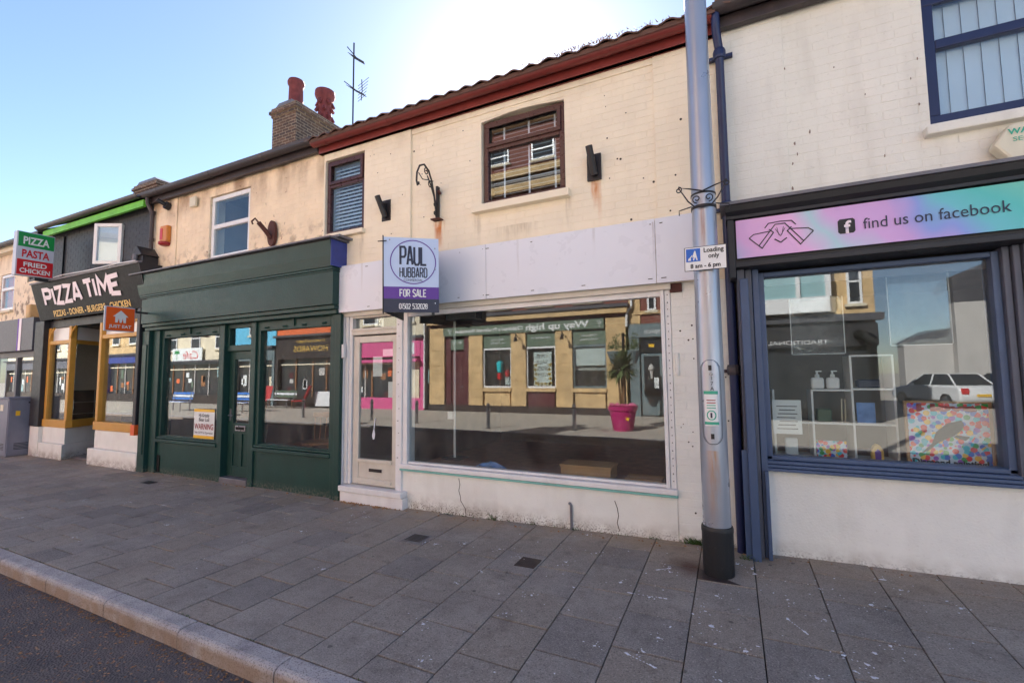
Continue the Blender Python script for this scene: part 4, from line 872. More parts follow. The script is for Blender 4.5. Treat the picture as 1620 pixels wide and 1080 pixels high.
# ================================================================== FAR LEFT SHOP AND CABINET
B = thing('far_shop_building', 'cream terraced house with grey fascia at the left edge of the street', 'building', (-17, 4.7, 0))
holes = [(-16.42, -15.60, 3.30, 4.22), (-14.9, -14.3, 3.9, 4.6)]
wall = wall_with_holes([(-24, -13.63, 2.95, 4.72, 4.60)], holes, 4.82).build('wall', 'peeling_cream', B)
casement(B, -16.41, -15.61, 3.31, 4.21, 3.85, 4.62, 'upvc_white', .07, False); bx('blind', 'orange_wall', B, -16.36, -15.66, 4.72, 4.73, 3.35, 4.18); bx('window_sill', 'pale_render', B, -16.46, -15.56, 4.54, 4.62, 3.24, 3.295)
casement(B, -14.89, -14.31, 3.91, 4.59, 4.2, 4.62, 'black_gutter', .06, False); room(B, -15.2, -14.0, 4.83, 6, 3.2, 4.7)
bx('fascia', 'fascia_grey', B, -24, -13.72, 4.38, 4.62, 2.26, 2.98); bx('fascia_stripe', 'pink_white', B, -14.42, -14.30, 4.372, 4.379, 2.26, 2.98); bx('fascia_stripe', 'purple', B, -14.50, -14.43, 4.373, 4.379, 2.26, 2.98)
MB().box(-14.3, -14.1, 4.42, 4.6, 2.99, 3.3).build('corbel', 'sandstone', B, bev=.03)
bx('stall_riser', 'white_render', B, -24, -13.63, 4.52, 4.7, 0, .52)
w = MB().box(-24, -13.63, 4.52, 4.62, .52, .60).box(-24, -13.63, 4.52, 4.62, 2.12, 2.255)
for x in (-13.75, -14.95, -16.2, -17.8, -19.5): w.box(x, x+.1, 4.52, 4.62, .60, 2.12)
w = w.build('display_window', 'fascia_grey', B); bx('pane', 'shop_glass', w, -24, -13.63, 4.56, 4.568, .60, 2.12)
room(B, -23.9, -13.65, 4.75, 7, .3, 2.5, 'interior_grey', 'interior_grey')
half_round(-24, -13.66, 4.38, 4.86, .065).build('gutter', 'black_gutter', B); bx('eaves_board', 'pale_render', B, -24, -13.66, 4.46, 4.60, 4.70, 4.84); roof(B, -24, -13.62, 'slate', z=4.9)
cb = thing('utility_cabinet', 'grey steel street cabinet standing by the takeaway pillar', 'cabinet', (-14.0, 4.3, 0))
bx('body', 'cabinet_grey', cb, -14.36, -13.73, 4.10, 4.50, .02, 1.20, bev=.008); MB().box(-14.38, -13.71, 4.08, 4.505, 1.202, 1.235).build('lid', 'cabinet_grey', cb, bev=.008); bx('plinth', 'lead', cb, -14.37, -13.72, 4.09, 4.51, -.02, .018)
bx('door', 'cabinet_grey', cb, -14.34, -13.75, 4.09, 4.099, .06, 1.17); bx('side_panel', 'cabinet_grey', cb, -13.729, -13.718, 4.13, 4.48, .06, 1.17); bx('label_plate', 'plastic_cream', cb, -14.12, -13.98, 4.085, 4.0895, .95, 1.08); bx('sticker', 'sign_yellow', cb, -13.7175, -13.7165, 4.2, 4.27, .85, .95)
for k in range(5): bx('vent_slot', 'black_gloss', cb, -14.25, -13.85, 4.0885, 4.0895, .14+k*.03, .152+k*.03); bx('vent_slot', 'black_gloss', cb, -13.7175, -13.7165, 4.2, 4.42, .14+k*.03, .152+k*.03)
MB().tube([(-13.715, 4.40, 1.12), (-13.70, 4.40, 1.12)], .016, 8).build('lock', 'black_gloss', cb)

# ================================================================== RIGHT SHOP
B = thing('craft_shop_building', 'off-white painted brick house with slate blue shopfront at the right edge', 'building', (2.5, 4.6, 0))
holes = [(1.50, 3.2, 3.54, 4.62)]
regs = [(0.005, 0.53, 2.9, 4.84, YW-.02), (0.53, 4.2, 2.9, 4.84, YW)]
wall = wall_with_holes(regs, holes, 4.82).build('wall', 'offwhite_paint', B); brick_wall(wall, regs, holes, 'offwhite_paint')
bx('wall_end', 'offwhite_paint', B, 4.2, 7, 4.565, 4.82, 0, 4.84)
w = casement(B, 1.505, 3.195, 3.545, 4.62, 4.205, 4.60, 'blue_frame', .075, False)
for k in range(15): o = bx('blind_slat', 'blind_white', w, 1.57+k*.105, 1.57+k*.105+.1065, 4.70, 4.703, 3.6, 4.57); o.data.transform(Matrix.Translation((1.62+k*.105, 4.70, 0)) @ Matrix.Rotation(.12, 4, 'Z') @ Matrix.Translation((-1.62-k*.105, -4.70, 0)))
bx('window_sill', 'offwhite_paint', B, 1.45, 3.25, 4.48, 4.60, 3.43, 3.50, bev=.01)
room(B, 1.2, 3.6, 4.84, 7, 3.2, 4.8)
bx('fascia_board', 'black_gutter', B, .0, 7, 4.45, 4.52, 4.785, 4.90, bev=.008); half_round(-.02, 7, 4.37, 4.94, .075).build('gutter', 'black_gutter', B, smooth=True); roof(B, .0, 7, 'roof_tile', z=5.0)
dp = MB().tube([(0.0, 4.37, 4.88), (0.0, 4.38, 4.72), (.02, 4.47, 4.58), (.02, 4.47, 0.05)], .037, 12).build('downpipe', 'blue_frame', B, smooth=True); dp['label'] = 'dark blue cast iron downpipe on the party line'
for z in (4.50, 3.05, 1.58): MB().lathe([(.05, z), (.055, z+.02), (.055, z+.07), (.048, z+.09)], .02, 4.47, 14).box(-.09, .13, 4.49, 4.53, z+.02, z+.05).build('collar', 'blue_frame' if z > 2 else 'black_gutter', dp)
# cornice, sign panel and surrounds
MB().ext([(4.58, 3.01), (4.16, 3.01), (4.16, 3.035), (4.58, 3.06)], 'x', -.03, 7).build('lead_flashing', 'lead', B)
MB().ext([(4.58, 3.005), (4.18, 3.005), (4.20, 2.96), (4.24, 2.93), (4.24, 2.905), (4.58, 2.90)], 'x', 0.01, 7).build('cornice', 'black_paint', B)
MB().box(.03, 4.0, 4.26, 4.56, 2.49, 2.535).box(.03, 4, 4.30, 4.56, 2.535, 2.90).box(.02, .07, 4.24, 4.56, 2.40, 2.90).build('sign_frame', 'black_paint', B, bev=.005)
sgn = thing('fascia_sign', 'pastel holographic fascia sign reading find us on facebook', 'sign', (1.9, 4.25, 2.57)); bx('panel', 'holographic_print', sgn, .085, 3.6, 4.262, 4.275, 2.565, 2.892)
yy = 4.2585
MB().ext([(.80+p[0]*.11, 2.672+p[1]*.115) for p in ((.12, 0), (.88, 0), (1, .12), (1, .88), (.88, 1), (.12, 1), (0, .88), (0, .12))], 'y', yy, 4.2612).build('square_logo', 'ink_black', sgn)
text_mesh('f', .098, 'pink_white', .862, yy-.0015, 2.675, sgn, bold=.03); text_mesh('find us on facebook', .088, 'ink_navy', 1.375, yy, 2.69, sgn, width=.83)
bug = MB(); sym = lambda p: [(2*.41-x, z) for x, z in p]; bp = lambda p: [(.41+(x-347)*.0014, 2.625+(640-z)*.0014) for x, z in p]
for k, (pl, w_) in enumerate((([(184, 568), (208, 548), (290, 540)], 5), ([(184, 568), (250, 637), (312, 550), (290, 528)], 5), ([(232, 622), (322, 503), (347, 503)], 5), ([(268, 518), (288, 492), (347, 488)], 5), ([(316, 590), (347, 614)], 6), ([(322, 530), (347, 576)], 2.5), ([(330, 520), (340, 570)], 2))):
    q = bp(pl)
    bug.ribbon(q, w_*.0015, yy-.0004*(k % 3)); bug.ribbon(sym(q), w_*.0015, yy-.0004*((k+1) % 3))
bug.build('winged_logo', 'ink_black', sgn)
sb_ = 'slate_blue'
MB().box(.075, .135, 4.36, 4.62, 0, 2.49).box(.14, .19, 4.40, 4.62, 0, 2.49).build('pilaster', 'grey_blue', B, bev=.006)
MB().box(.05, .145, 4.345, 4.358, 0.0, .95).box(.095, .16, 4.315, 4.343, 0, 2.40).build('pilaster_strip', sb_, B, bev=.006)
MB().box(.195, .245, 4.42, 4.62, 0, 2.49).box(.215, .245, 4.37, 4.419, 0, .78).build('pilaster_edge', sb_, B, bev=.006)
win = MB().box(.245, .29, 4.50, 4.66, .79, 2.47).box(1.755, 1.80, 4.50, 4.66, .79, 2.47).box(.29, 1.755, 4.50, 4.66, 2.43, 2.47).box(.245, 1.80, 4.50, 4.62, .86, .895).build('display_window', sb_, B, bev=.006)
bx('pane', 'shop_glass', win, .288, 1.757, 4.565, 4.573, .893, 2.432); bx('head_blind', 'grey_blue', win, .29, 1.755, 4.58, 4.60, 2.36, 2.43)
MB().box(1.80, 1.84, 4.46, 4.62, .79, 2.49).box(1.845, 1.885, 4.43, 4.62, .79, 2.49).box(1.89, 1.95, 4.40, 4.62, .79, 2.49).build('pilaster', 'grey_blue', B, bev=.006)
win2 = MB().box(1.955, 1.99, 4.50, 4.66, .79, 2.47).box(3.5, 3.6, 4.50, 4.66, .79, 2.47).box(1.99, 3.5, 4.5, 4.66, 2.43, 2.47).build('display_window', sb_, B); bx('pane', 'shop_glass', win2, 1.988, 3.5, 4.565, 4.573, .86, 2.432)
MB().box(.235, 3.6, 4.43, 4.64, .775, .80).box(.235, 3.6, 4.445, 4.64, .803, .828).box(.235, 3.6, 4.46, 4.64, .831, .857).build('window_sill', sb_, B, bev=.005)
bx('stall_riser', 'white_render', B, .25, 4.2, 4.51, 4.7, 0.0, .775); bx('shop_end', 'offwhite_paint', B, 3.6, 4.2, 4.5, 4.7, .78, 2.49); bx('sign_header', 'black_paint', B, .0, 4.2, 4.62, 4.7, 2.49, 2.92)
room(B, .12, 3.6, 4.70, 8.2, .5, 2.7, 'interior_grey', 'interior_floor'); MB().box(.2, 3.55, 4.66, 5.25, .70, .83).build('window_bed', 'interior_grey', B); bx('floor_slab', 'interior_floor', B, .05, 7, 4.85, 8.4, 2.8, 3.15)
chp = MB(); cw = random.Random(8)
for x, z, r in ((.585, 3.60, .022), (.60, 3.50, .018), (.70, 3.68, .02), (.56, 3.42, .016), (1.45, 4.10, .014), (1.44, 3.72, .016), (1.40, 3.95, .012), (.9, 4.2, .012), (1.1, 3.9, .01), (.54, 4.3, .016), (.55, 3.2, .02), (1.2, 3.35, .012)):
    chp.ext([(x+r*cw.uniform(.3, .8)*math.cos(k*.9)*.6, z+r*cw.uniform(.4, 1.1)*math.sin(k*.9)) for k in range(7)], 'y', 4.556, 4.57)
chp.build('paint_chip', 'interior_dark', B)['kind'] = 'stuff'
al = thing('alarm_box', 'cream hexagonal alarm box with teal lettering on the off-white wall', 'alarm', (2.0, 4.5, 3.1)); MB().ext([(1.80, 3.24), (1.90, 3.385), (2.16, 3.385), (2.26, 3.24), (2.16, 3.095), (1.90, 3.095)], 'y', 4.44, 4.545).build('cover', 'plastic_cream', al, bev=.02)
text_mesh('WAVENEY', .042, 'label_green', 2.03, 4.4385, 3.30, al, width=.30, bold=.03); text_mesh('SECURITY', .034, 'label_green', 2.03, 4.4385, 3.245, al, width=.25); text_mesh('Fire', .03, 'ink_black', 2.03, 4.4385, 3.19, al, shear=.3); bx('blue_label', 'sign_blue', al, 1.96, 2.10, 4.4365, 4.4385, 3.135, 3.165)
# window display
sh = thing('cube_shelf', 'white open cube shelf unit behind the craft shop window', 'shelf', (.8, 4.9, .83))
for x, z1_ in ((.34, 1.44), (.64, 1.44), (.935, 1.74), (1.225, 1.74)): bx('upright', 'plastic_white', sh, x-.008, x+.008, 4.84, 5.10, .832, z1_)
for a, b, z in ((.348, 1.217, 1.14), (.648, .927, 1.43), (.943, 1.217, 1.44), (.943, 1.217, 1.728), (.348, 1.217, .834)):
    for (p, q) in ([(a, b)] if b-a < .4 else [(.348, .632), (.648, .927), (.943, 1.217)]): bx('shelf', 'plastic_white', sh, p, q, 4.84, 5.10, z, z+.014)
for i, x in enumerate((.695, .81)):
    t = thing('pump_bottle', 'clear square pump bottle, %s of the pair on the cube shelf' % ('left' if i == 0 else 'right'), 'bottle', (x, 4.9, 1.445)); MB().box(x-.05, x+.05, 4.88, 4.93, 1.446, 1.55).build('body', 'plastic_white', t, bev=.02); MB().lathe([(.018, 1.55), (.018, 1.575), (.008, 1.58), (.008, 1.60)], x, 4.905, 10).box(x-.01, x+.035, 4.9, 4.91, 1.60, 1.61).build('pump', 'paper_white', t)
t = thing('small_canvas', 'small colourful canvas picture on the bottom cube shelf', 'picture', (.765, 4.86, .85)); bx('canvas', 'dot_picture', t, .655, .875, 4.86, 4.875, .85, .995)
t = thing('toy_house', 'small purple arched fairy house on the bottom cube shelf', 'ornament', (1.09, 4.88, .85)); MB().ext([(1.05, .85), (1.13, .85), (1.13, .93), (1.11, .97), (1.09, .985), (1.07, .97), (1.05, .93)], 'y', 4.86, 4.92).build('front', 'gold_text', t, bev=.004); MB().ext([(1.07, .851), (1.11, .851), (1.11, .92), (1.09, .945), (1.07, .92)], 'y', 4.853, 4.859).build('door', 'purple', t)
t = thing('picture_card', 'pale blue picture card on the middle cube shelf', 'picture', (1.03, 4.9, 1.155)); bx('card', 'paper_blue', t, .97, 1.10, 4.9, 4.905, 1.156, 1.33)
for nm, lab, cat, m, b in (('craft_box', 'small teal craft box on the left middle cube shelf', 'box', 'label_green', (.40, .56, 4.9, 4.98, 1.156, 1.25)), ('craft_box', 'white craft box leaning on the left bottom cube shelf', 'box', 'paper_white', (.42, .52, 4.9, 4.96, .85, 1.0)), ('gift_box', 'dark blue gift box on the top right cube shelf', 'box', 'ink_navy', (.99, 1.15, 4.9, 5.0, 1.456, 1.53)), ('gem_jar', 'green jar on the middle cube shelf beside the pale sticks', 'jar', 'sage_green', (.68, .79, 4.9, 4.99, 1.156, 1.27))):
    tag(MB().box(*b).build(nm, m, None, bev=.012), lab, cat)
t = thing('drill_pens', 'two thin pale sticks standing on the middle cube shelf', 'sticks', (.87, 4.9, 1.156))
for x in (.86, .885): MB().tube([(x, 4.9, 1.156), (x+.012, 4.93, 1.36)], .005, 6).build('stick', 'plastic_cream', t)
po = thing('dot_poster', 'framed poster of coloured dots with a leaping whale, I love Diamond painting', 'poster', (1.5, 4.7, .86))
bx('picture', 'dot_picture', po, 1.26, 1.745, 4.702, 4.712, .84, 1.345); MB().box(1.24, 1.26, 4.695, 4.72, .84, 1.36).box(1.745, 1.765, 4.695, 4.72, .84, 1.36).box(1.26, 1.745, 4.695, 4.72, 1.345, 1.36).build('frame', 'cardboard', po, bev=.003)
MB().ext([(1.33, .95), (1.40, 1.03), (1.43, 1.12), (1.50, 1.19), (1.585, 1.215), (1.60, 1.18), (1.575, 1.13), (1.53, 1.09), (1.475, 1.06), (1.43, 1.03), (1.38, .975)], 'y', 4.699, 4.7016).build('whale_print', 'ink_black', po); MB().ext([(1.55, 1.10), (1.63, 1.09), (1.60, 1.06), (1.53, 1.085)], 'y', 4.6985, 4.7012).build('fin_print', 'ink_black', po)
text_mesh('I love', .055, 'dark_red', 1.50, 4.7005, 1.285, po, width=.36, bold=.05); text_mesh('Diamond painting!', .05, 'ink_black', 1.50, 4.7005, .862, po, width=.45, bold=.04)
nt_ = thing('opening_notice', 'printed white notice sheet at the lower left of the craft shop window', 'notice', (.42, 4.6, 1.07)); bx('sheet', 'paper_white', nt_, .31, .525, 4.602, 4.605, 1.07, 1.36)
for k in range(7): bx('print_line', 'fascia_grey', nt_, .34+.01*(k % 3), .495-.015*(k % 2), 4.6005, 4.6015, 1.11+.032*k, 1.118+.032*k)
for x0, x1, z0, z1_, lab in ((.505, .895, 1.76, 2.26, 'clear plastic sleeve hanging left in the craft shop window'), (1.215, 1.605, 1.815, 2.45, 'larger clear plastic sleeve hanging right in the craft shop window')):
    t = thing('plastic_sleeve', lab, 'sleeve', ((x0+x1)/2, 4.8, z0)); bx('film', 'plastic_film', t, x0, x1, 4.80, 4.803, z0, z1_); MB().box(x0-.006, x0, 4.797, 4.806, z0, z1_).box(x1, x1+.006, 4.797, 4.806, z0, z1_).box(x0, x1, 4.797, 4.806, z0-.006, z0).build('hem', 'paper_white', t)

# ================================================================== CHIMNEYS AND AERIAL
def chimney(label, x0, x1, y0, y1, zb, zt):
    t = thing('chimney_stack', label, 'chimney', ((x0+x1)/2, (y0+y1)/2, zb)); bx('stack', 'old_brick', t, x0, x1, y0, y1, zb, zt-.25)
    MB().box(x0-.03, x1+.03, y0-.03, y1+.03, zt-.25, zt-.17).box(x0-.07, x1+.07, y0-.07, y1+.07, zt-.17, zt-.08).box(x0-.03, x1+.03, y0-.03, y1+.03, zt-.08, zt).build('corbelled_cap', 'old_brick', t, bev=.015)
    MB().ext([(x0+.02, zt), (x0+.2, zt+.12), (x1-.2, zt+.12), (x1-.02, zt)], 'y', y0+.02, y1-.02).build('flaunching', 'lead', t); return t
ct = chimney('tall brown brick chimney stack with two red pots', -10.40, -9.53, 7.52, 9.12, 5.2, 8.50)
MB().lathe([(.20, 8.52), (.18, 8.70), (.17, 9.16), (.205, 9.22), (.21, 9.28), (.19, 9.33), (.15, 9.33), (.14, 9.1)], -9.97, 7.85, 24).build('chimney_pot', 'terracotta_red', ct, smooth=True)
p2 = MB().lathe([(.20, 8.52), (.18, 8.75), (.17, 9.25), (.24, 9.34), (.27, 9.42), (.26, 9.54), (.19, 9.58), (.16, 9.5), (.15, 9.2)], -9.93, 8.75, 20).build('chimney_pot', 'terracotta_red', ct, smooth=True)
for z in (8.75, 8.95, 9.15):
    for k in range(5): a = k*1.256+z*3; MB().tube([(-9.93+.16*math.cos(a), 8.75+.16*math.sin(a), z+.10), (-9.93+.24*math.cos(a), 8.75+.24*math.sin(a), z-.02)], .06, 6, .05).build('louvre', 'terracotta_red', p2)
chimney('low ragged brick chimney stack behind the black gutter', -17.3, -16.0, 7.7, 8.9, 5.2, 7.85)
chimney('brick chimney stack cut by the top edge, right of the lamp post', .25, 1.15, 5.4, 6.2, 5.0, 7.2)
ae = thing('tv_aerial', 'tall metal television aerial mast with two yagi antennas', 'aerial', (-9.30, 9.2, 8.0)); MB().tube([(-9.33, 9.2, 7.6), (-9.33, 9.2, 11.1)], .022, 6).build('mast', 'iron', ae)
def yagi(z, y, d, L, n):
    a = Vector((-9.33, y, z)); dd = Vector(d).normalized(); b = MB().tube([a-dd*L*.55, a+dd*L*.45], .014, 6).build('boom', 'iron', ae); s_ = Vector((0.25, 1, 0)).normalized()
    for k in range(n):
        c = a+dd*(L*.45-k*L*.07); h_ = .17+.02*k; MB().tube([c-s_*h_+Vector((0, 0, .0)), c+s_*h_], .008, 5).build('element', 'iron', b)
yagi(10.75, 9.2, (.62, -.2, -.72), 1.1, 5); yagi(9.75, 9.2, (.75, -.2, -.66), 1.2, 6)
for k in range(6): MB().tube([(-9.05, 9.1, 9.22+k*.09), (-8.62+.02*k, 8.95, 9.22+k*.09)], .007, 5).build('grid_element', 'iron', ae)
MB().tube([(-8.85, 9.02, 9.15), (-8.80, 9.0, 9.4), (-8.84, 9.02, 9.75)], .012, 5).build('reflector', 'iron', ae)

# ================================================================== LAMP POST
LX, LY = -.15, 3.985
lp = thing('lamp_post', 'tall grey galvanised lamp post with black base sleeve on the pavement', 'lamp post', (LX, LY, 0))
MB().lathe([(.104, .02), (.103, .4), (.097, 2.0), (.088, 4.2), (.075, 8.0)], LX, LY, 40).build('shaft', 'lamp_paint', lp, smooth=True)
MB().lathe([(.108, .0), (.113, .02), (.114, .36), (.117, .375), (.117, .40), (.112, .415), (.106, .418)], LX, LY, 40).build('base_sleeve', 'rubber_black', lp, smooth=True)
def curved(name, m, parent, x0, x1, z0, z1, r, rounded=0.0):
    """patch lying on the shaft, facing the street"""
    n = 10; mb = MB(); rows = [z0+(z1-z0)*(.5-.5*math.cos(math.pi*j/16)) for j in range(17)]
    for z in rows:
        k = 1.0
        if rounded:
            e = min(z-z0, z1-z)+rounded*.03; k = 1.0 if e >= rounded else math.sqrt(max(0, 1-((rounded-e)/rounded)**2))
        for i in range(n+1):
            x = (x0+x1)/2+(x1-x0)/2*k*(2*i/n-1); mb.v.append((LX+x, LY-math.sqrt(max(1e-6, r*r-x*x)), z))
    for j in range(16):
        for i in range(n): a = j*(n+1)+i; mb.f.append((a, a+1, a+n+2, a+n+1))
    o = mb.build(name, m, parent, smooth=True); s_ = o.modifiers.new('thickness', 'SOLIDIFY'); s_.thickness = .002; return o
ac = curved('access_door', 'lamp_paint', lp, -.068, .07, 1.05, 1.70, .1025, .075); curved('door_gap', 'crack', lp, -.0698, .0718, 1.0475, 1.7025, .1008, .077)
for z in (1.64, 1.11): curved('lock', 'iron', ac, -.012, .012, z-.02, z+.02, .1045)
for z, c in ((1.545, '1'), (1.505, '7'), (1.465, 'A')): text_mesh(c, .03, 'ink_black', LX+.01, LY-.106, z, ac, 'number')
curved('badge', 'steel', ac, -.008, .022, 1.575, 1.605, .104, .015)
stk = curved('sticker', 'plastic_white', lp, -.052, .048, 1.19, 1.46, .1045); stk['label'] = 'white and green litter sticker'
curved('sticker_band', 'label_green', stk, -.052, .048, 1.435, 1.46, .1055); curved('sticker_band', 'label_green', stk, -.052, .048, 1.20, 1.222, .1055); curved('sticker_logo', 'label_green', stk, -.036, .032, 1.235, 1.31, .1055, .036); curved('sticker_disc', 'plastic_white', stk, -.028, .024, 1.243, 1.302, .1062, .029)
curved('figure', 'ink_navy', stk, -.010, .004, 1.252, 1.292, .107)
for k in range(4): curved('print_line', 'dark_red' if k > 1 else 'label_green', stk, -.034, .03, 1.325+.02*k, 1.332+.02*k, .1055)
MB().lathe([(.098, 2.935), (.098, 2.96)], LX, LY, 32).lathe([(.097, 3.05), (.097, 3.065)], LX, LY, 32).build('clamp_band', 'iron', lp)
def spir(cx, cz, r0, a0, sg, n=14, turns=1.2): return [(cx+r0*(1-.75*i/n)*math.cos(a0+sg*turns*2*math.pi*i/n), LY-.11, cz+r0*(1-.75*i/n)*math.sin(a0+sg*turns*2*math.pi*i/n)) for i in range(n+1)]
yb_ = LY-.11
for s in (-1, 1):
    MB().tube([(LX, yb_, 3.06), (LX+s*.09, yb_, 3.09), (LX+s*.18, yb_, 3.115), (LX+s*.11, yb_, 2.99), (LX+s*.06, yb_, 2.935), (LX, yb_, 2.93)], .006, 6).build('scroll_arm', 'iron', lp)
    MB().tube(spir(LX+s*.18, 3.095, .028, math.pi/2, s), .005, 6).build('scroll_end', 'iron', lp); MB().tube(spir(LX+s*.045, 3.0, .035, -math.pi/2, s), .005, 6).build('scroll', 'iron', lp)
    MB().tube([(LX+s*.09, LY, 2.98), (LX+s*.19, LY, 2.96), (LX+s*.19, LY, 2.92)], .005, 6).build('side_hook', 'iron', lp)
MB().box(-.295, -.005, 3.82, 4.12, -.02, .004+gz(-.15, 3.83)).build('foot_patch', 'dark_metal_cover', lp)
ls = thing('loading_sign', 'white loading only plate with blue pictogram, strapped to the lamp post', 'sign', (-.15, 3.84, 2.41))
Ml = Matrix.Translation((-.15, 3.872, 2.51)) @ Matrix.Rotation(R(0.5), 4, 'Y')
def putl(mb, n, m, bev=0): return mb.xf(Ml).build(n, m, ls, bev)
putl(MB().box(-.155, .155, -.004, 0, -.097, .097), 'border', 'ink_black', .002); putl(MB().box(-.150, .150, -.0055, -.0042, -.092, .092), 'plate', 'plastic_white'); putl(MB().box(-.141, -.035, -.0072, -.0057, -.022, .083), 'blue_square', 'sign_blue')
fg = MB().ext([(-.095, .01), (-.085, .045), (-.078, .065), (-.070, .062), (-.066, .04), (-.055, -.012), (-.064, -.012), (-.074, .015), (-.082, -.012), (-.09, -.012), (-.083, .018)], 'y', -.0087, -.0074).ext([(-.128, -.012), (-.103, -.012), (-.108, .006), (-.092, .03), (-.096, .032), (-.114, .010), (-.122, .006)], 'y', -.0087, -.0074); putl(fg, 'porter_pictogram', 'plastic_white')
for body, h, x, z, w in (('Loading', .037, .063, .045, .145), ('only', .037, .063, -.002, .08), ('8 am - 6 pm', .035, .0, -.075, .22)):
    o = text_mesh(body, h, 'ink_black', x, -.0058, z, None, width=w, bold=.025); o.data.transform(Ml); o.parent = ls; o.matrix_parent_inverse = INV[ls]
MB().lathe([(.0995, 2.44), (.0995, 2.455)], LX, LY, 32).lathe([(.0985, 2.55), (.0985, 2.565)], LX, LY, 32).build('strap', 'steel', ls)

# ================================================================== COVERS, DROPPINGS, WEEDS
def cover(label, x0, x1, y0, y1, m, ribs=0):
    z = gz((x0+x1)/2, (y0+y1)/2)+.004; t = thing('utility_cover', label, 'cover', ((x0+x1)/2, (y0+y1)/2, z)); bx('frame', m, t, x0, x1, y0, y1, z-.02, z)
    for k in range(ribs): y = y0+.02+(y1-y0-.04)*(k+.5)/ribs; bx('rib', 'iron', t, x0+.015, x1-.015, y-.008, y+.008, z, z+.003)
cover('dark square metal cover set in the paving in front of the window', -1.70, -1.52, 3.53, 3.72, 'dark_metal_cover'); cover('grey ribbed grating in the paving below the shop door', -2.97, -2.76, 3.64, 3.86, 'lead', 6); cover('small dark slot cover in the paving before the green shop', -8.32, -8.08, 3.96, 4.09, 'black_paint')
rr = random.Random(21); dr = MB()
def splat(x, y, r, stretch, a):
    n = 11; z = gz(x, y)+.0045; pts = []
    for i in range(n):
        t = 2*math.pi*i/n; q = r*rr.uniform(.45, 1.25); px, py = q*math.cos(t)*stretch, q*math.sin(t); pts.append((x+px*math.cos(a)-py*math.sin(a), y+px*math.sin(a)+py*math.cos(a)))
    dr.add([(p[0], p[1], z+gz(*p)-gz(x, y)) for p in pts]+[(x, y, z+.002)], [(i, (i+1) % n, n) for i in range(n)])
for i in range(210):
    x = rr.choice((rr.gauss(-.6, 1.0), rr.uniform(-8, 2.5), rr.gauss(.6, .7))); y = rr.choice((rr.gauss(3.75, .4), rr.uniform(2.0, 4.4)))
    if not (1.95 < y < 4.42) or (abs(x-LX) < .2 and abs(y-LY) < .2): continue
    r = rr.choice((.003, .004, .005, .007, .009, .013)); splat(x, y, r, rr.uniform(.8, 2.0), rr.uniform(0, 3.1))
    if r > .008:
        for k in range(5): splat(x+rr.gauss(0, .04), y+rr.gauss(0, .03), .004, 1.5, rr.uniform(0, 3))
for (x, y, L, a) in ((-.60, 3.42, .24, .05), (.30, 3.38, .16, -1.0), (-.52, 2.68, .17, -.35), (-.55, 3.9, .1, .6)):
    for k in range(9): splat(x+L*(k/8-.5)*math.cos(a), y+L*(k/8-.5)*math.sin(a), .0035+.006*(k in (0, 7, 8)), 2, a)
tag(dr.build('bird_droppings', 'dropping'), 'white bird droppings spattered over the grey paving', 'droppings', kind='stuff')
wd = MB()
def tuft(x, y, n, h):
    for k in range(n):
        a = rr.uniform(0, 6.28); px, py = x+rr.gauss(0, .02), y+rr.gauss(0, .008); z = gz(px, py); hh = h*rr.uniform(.4, 1.2); lx, ly = rr.gauss(0, .5)*hh, rr.gauss(-.2, .4)*hh
        wd.add([(px-.004*math.cos(a), py-.004*math.sin(a), z), (px+.004*math.cos(a), py+.004*math.sin(a), z), (px+lx*.6+.003, py+ly*.6, z+hh*.7), (px+lx, py+ly, z+hh)], [(0, 1, 2), (0, 2, 3)])
for x in [rr.gauss(-.32, .10) for _ in range(22)]: tuft(x, 4.53, 9, .05)
for x in [rr.uniform(-3.4, -.5) for _ in range(26)]: tuft(x, 4.535, 4, .022)
for x, n, h in ((-2.42, 16, .07), (-1.95, 8, .04), (-1.5, 10, .035), (.04, 18, .05), (.10, 12, .05)): tuft(x, 4.53 if x < 0 else 4.32, n, h)
for x in [rr.uniform(-8, -1) for _ in range(40)]: tuft(x, 1.922, 3, .014)
tag(wd.build('weeds', 'weed'), 'small green weeds sprouting along the foot of the shop walls and kerb', 'weeds', kind='stuff')
lt = MB()
for i in range(1500):
    x = rr.uniform(-8, -.5); y = rr.choice((rr.uniform(.2, 1.6), 1.79-abs(rr.gauss(0, .06)))); s = rr.uniform(.004, .016); a = rr.uniform(0, 3.1); z = -.113
    c, s_ = math.cos(a)*s, math.sin(a)*s; lt.add([(x-c, y-s_, z), (x+s_*.5, y-c*.5, z+.004), (x+c, y+s_, z+.001), (x-s_*.5, y+c*.5, z+.005)], [(0, 1, 2, 3)])
for x, y, L, a in ((-2.35, 1.70, .10, .5), (-2.2, 1.66, .12, 1.2), (-1.8, 1.6, .1, .2)): lt.tube([(x, y, -.108), (x+L*math.cos(a), y+L*math.sin(a), -.1)], .004, 5)
tag(lt.build('gutter_litter', 'litter'), 'brown grit and leaf bits scattered on the road beside the kerb', 'litter', kind='stuff')
dt = MB()
for i in range(260):
    x = rr.choice((rr.uniform(-4.6, -3.7), rr.uniform(-9, 2.2))); y = 4.46-abs(rr.gauss(0, .04)); s = rr.uniform(.004, .016); z = gz(x, y); dt.add([(x-s, y-s*.6, z), (x+s, y-s*.4, z), (x+s*.4, y+s, z), (x-s*.3, y, z+s)], [(0, 1, 3), (1, 2, 3), (2, 0, 3)])
tag(dt.build('wall_foot_debris', 'litter'), 'brown dirt and leaf crumbs along the foot of the shopfronts', 'debris', kind='stuff')

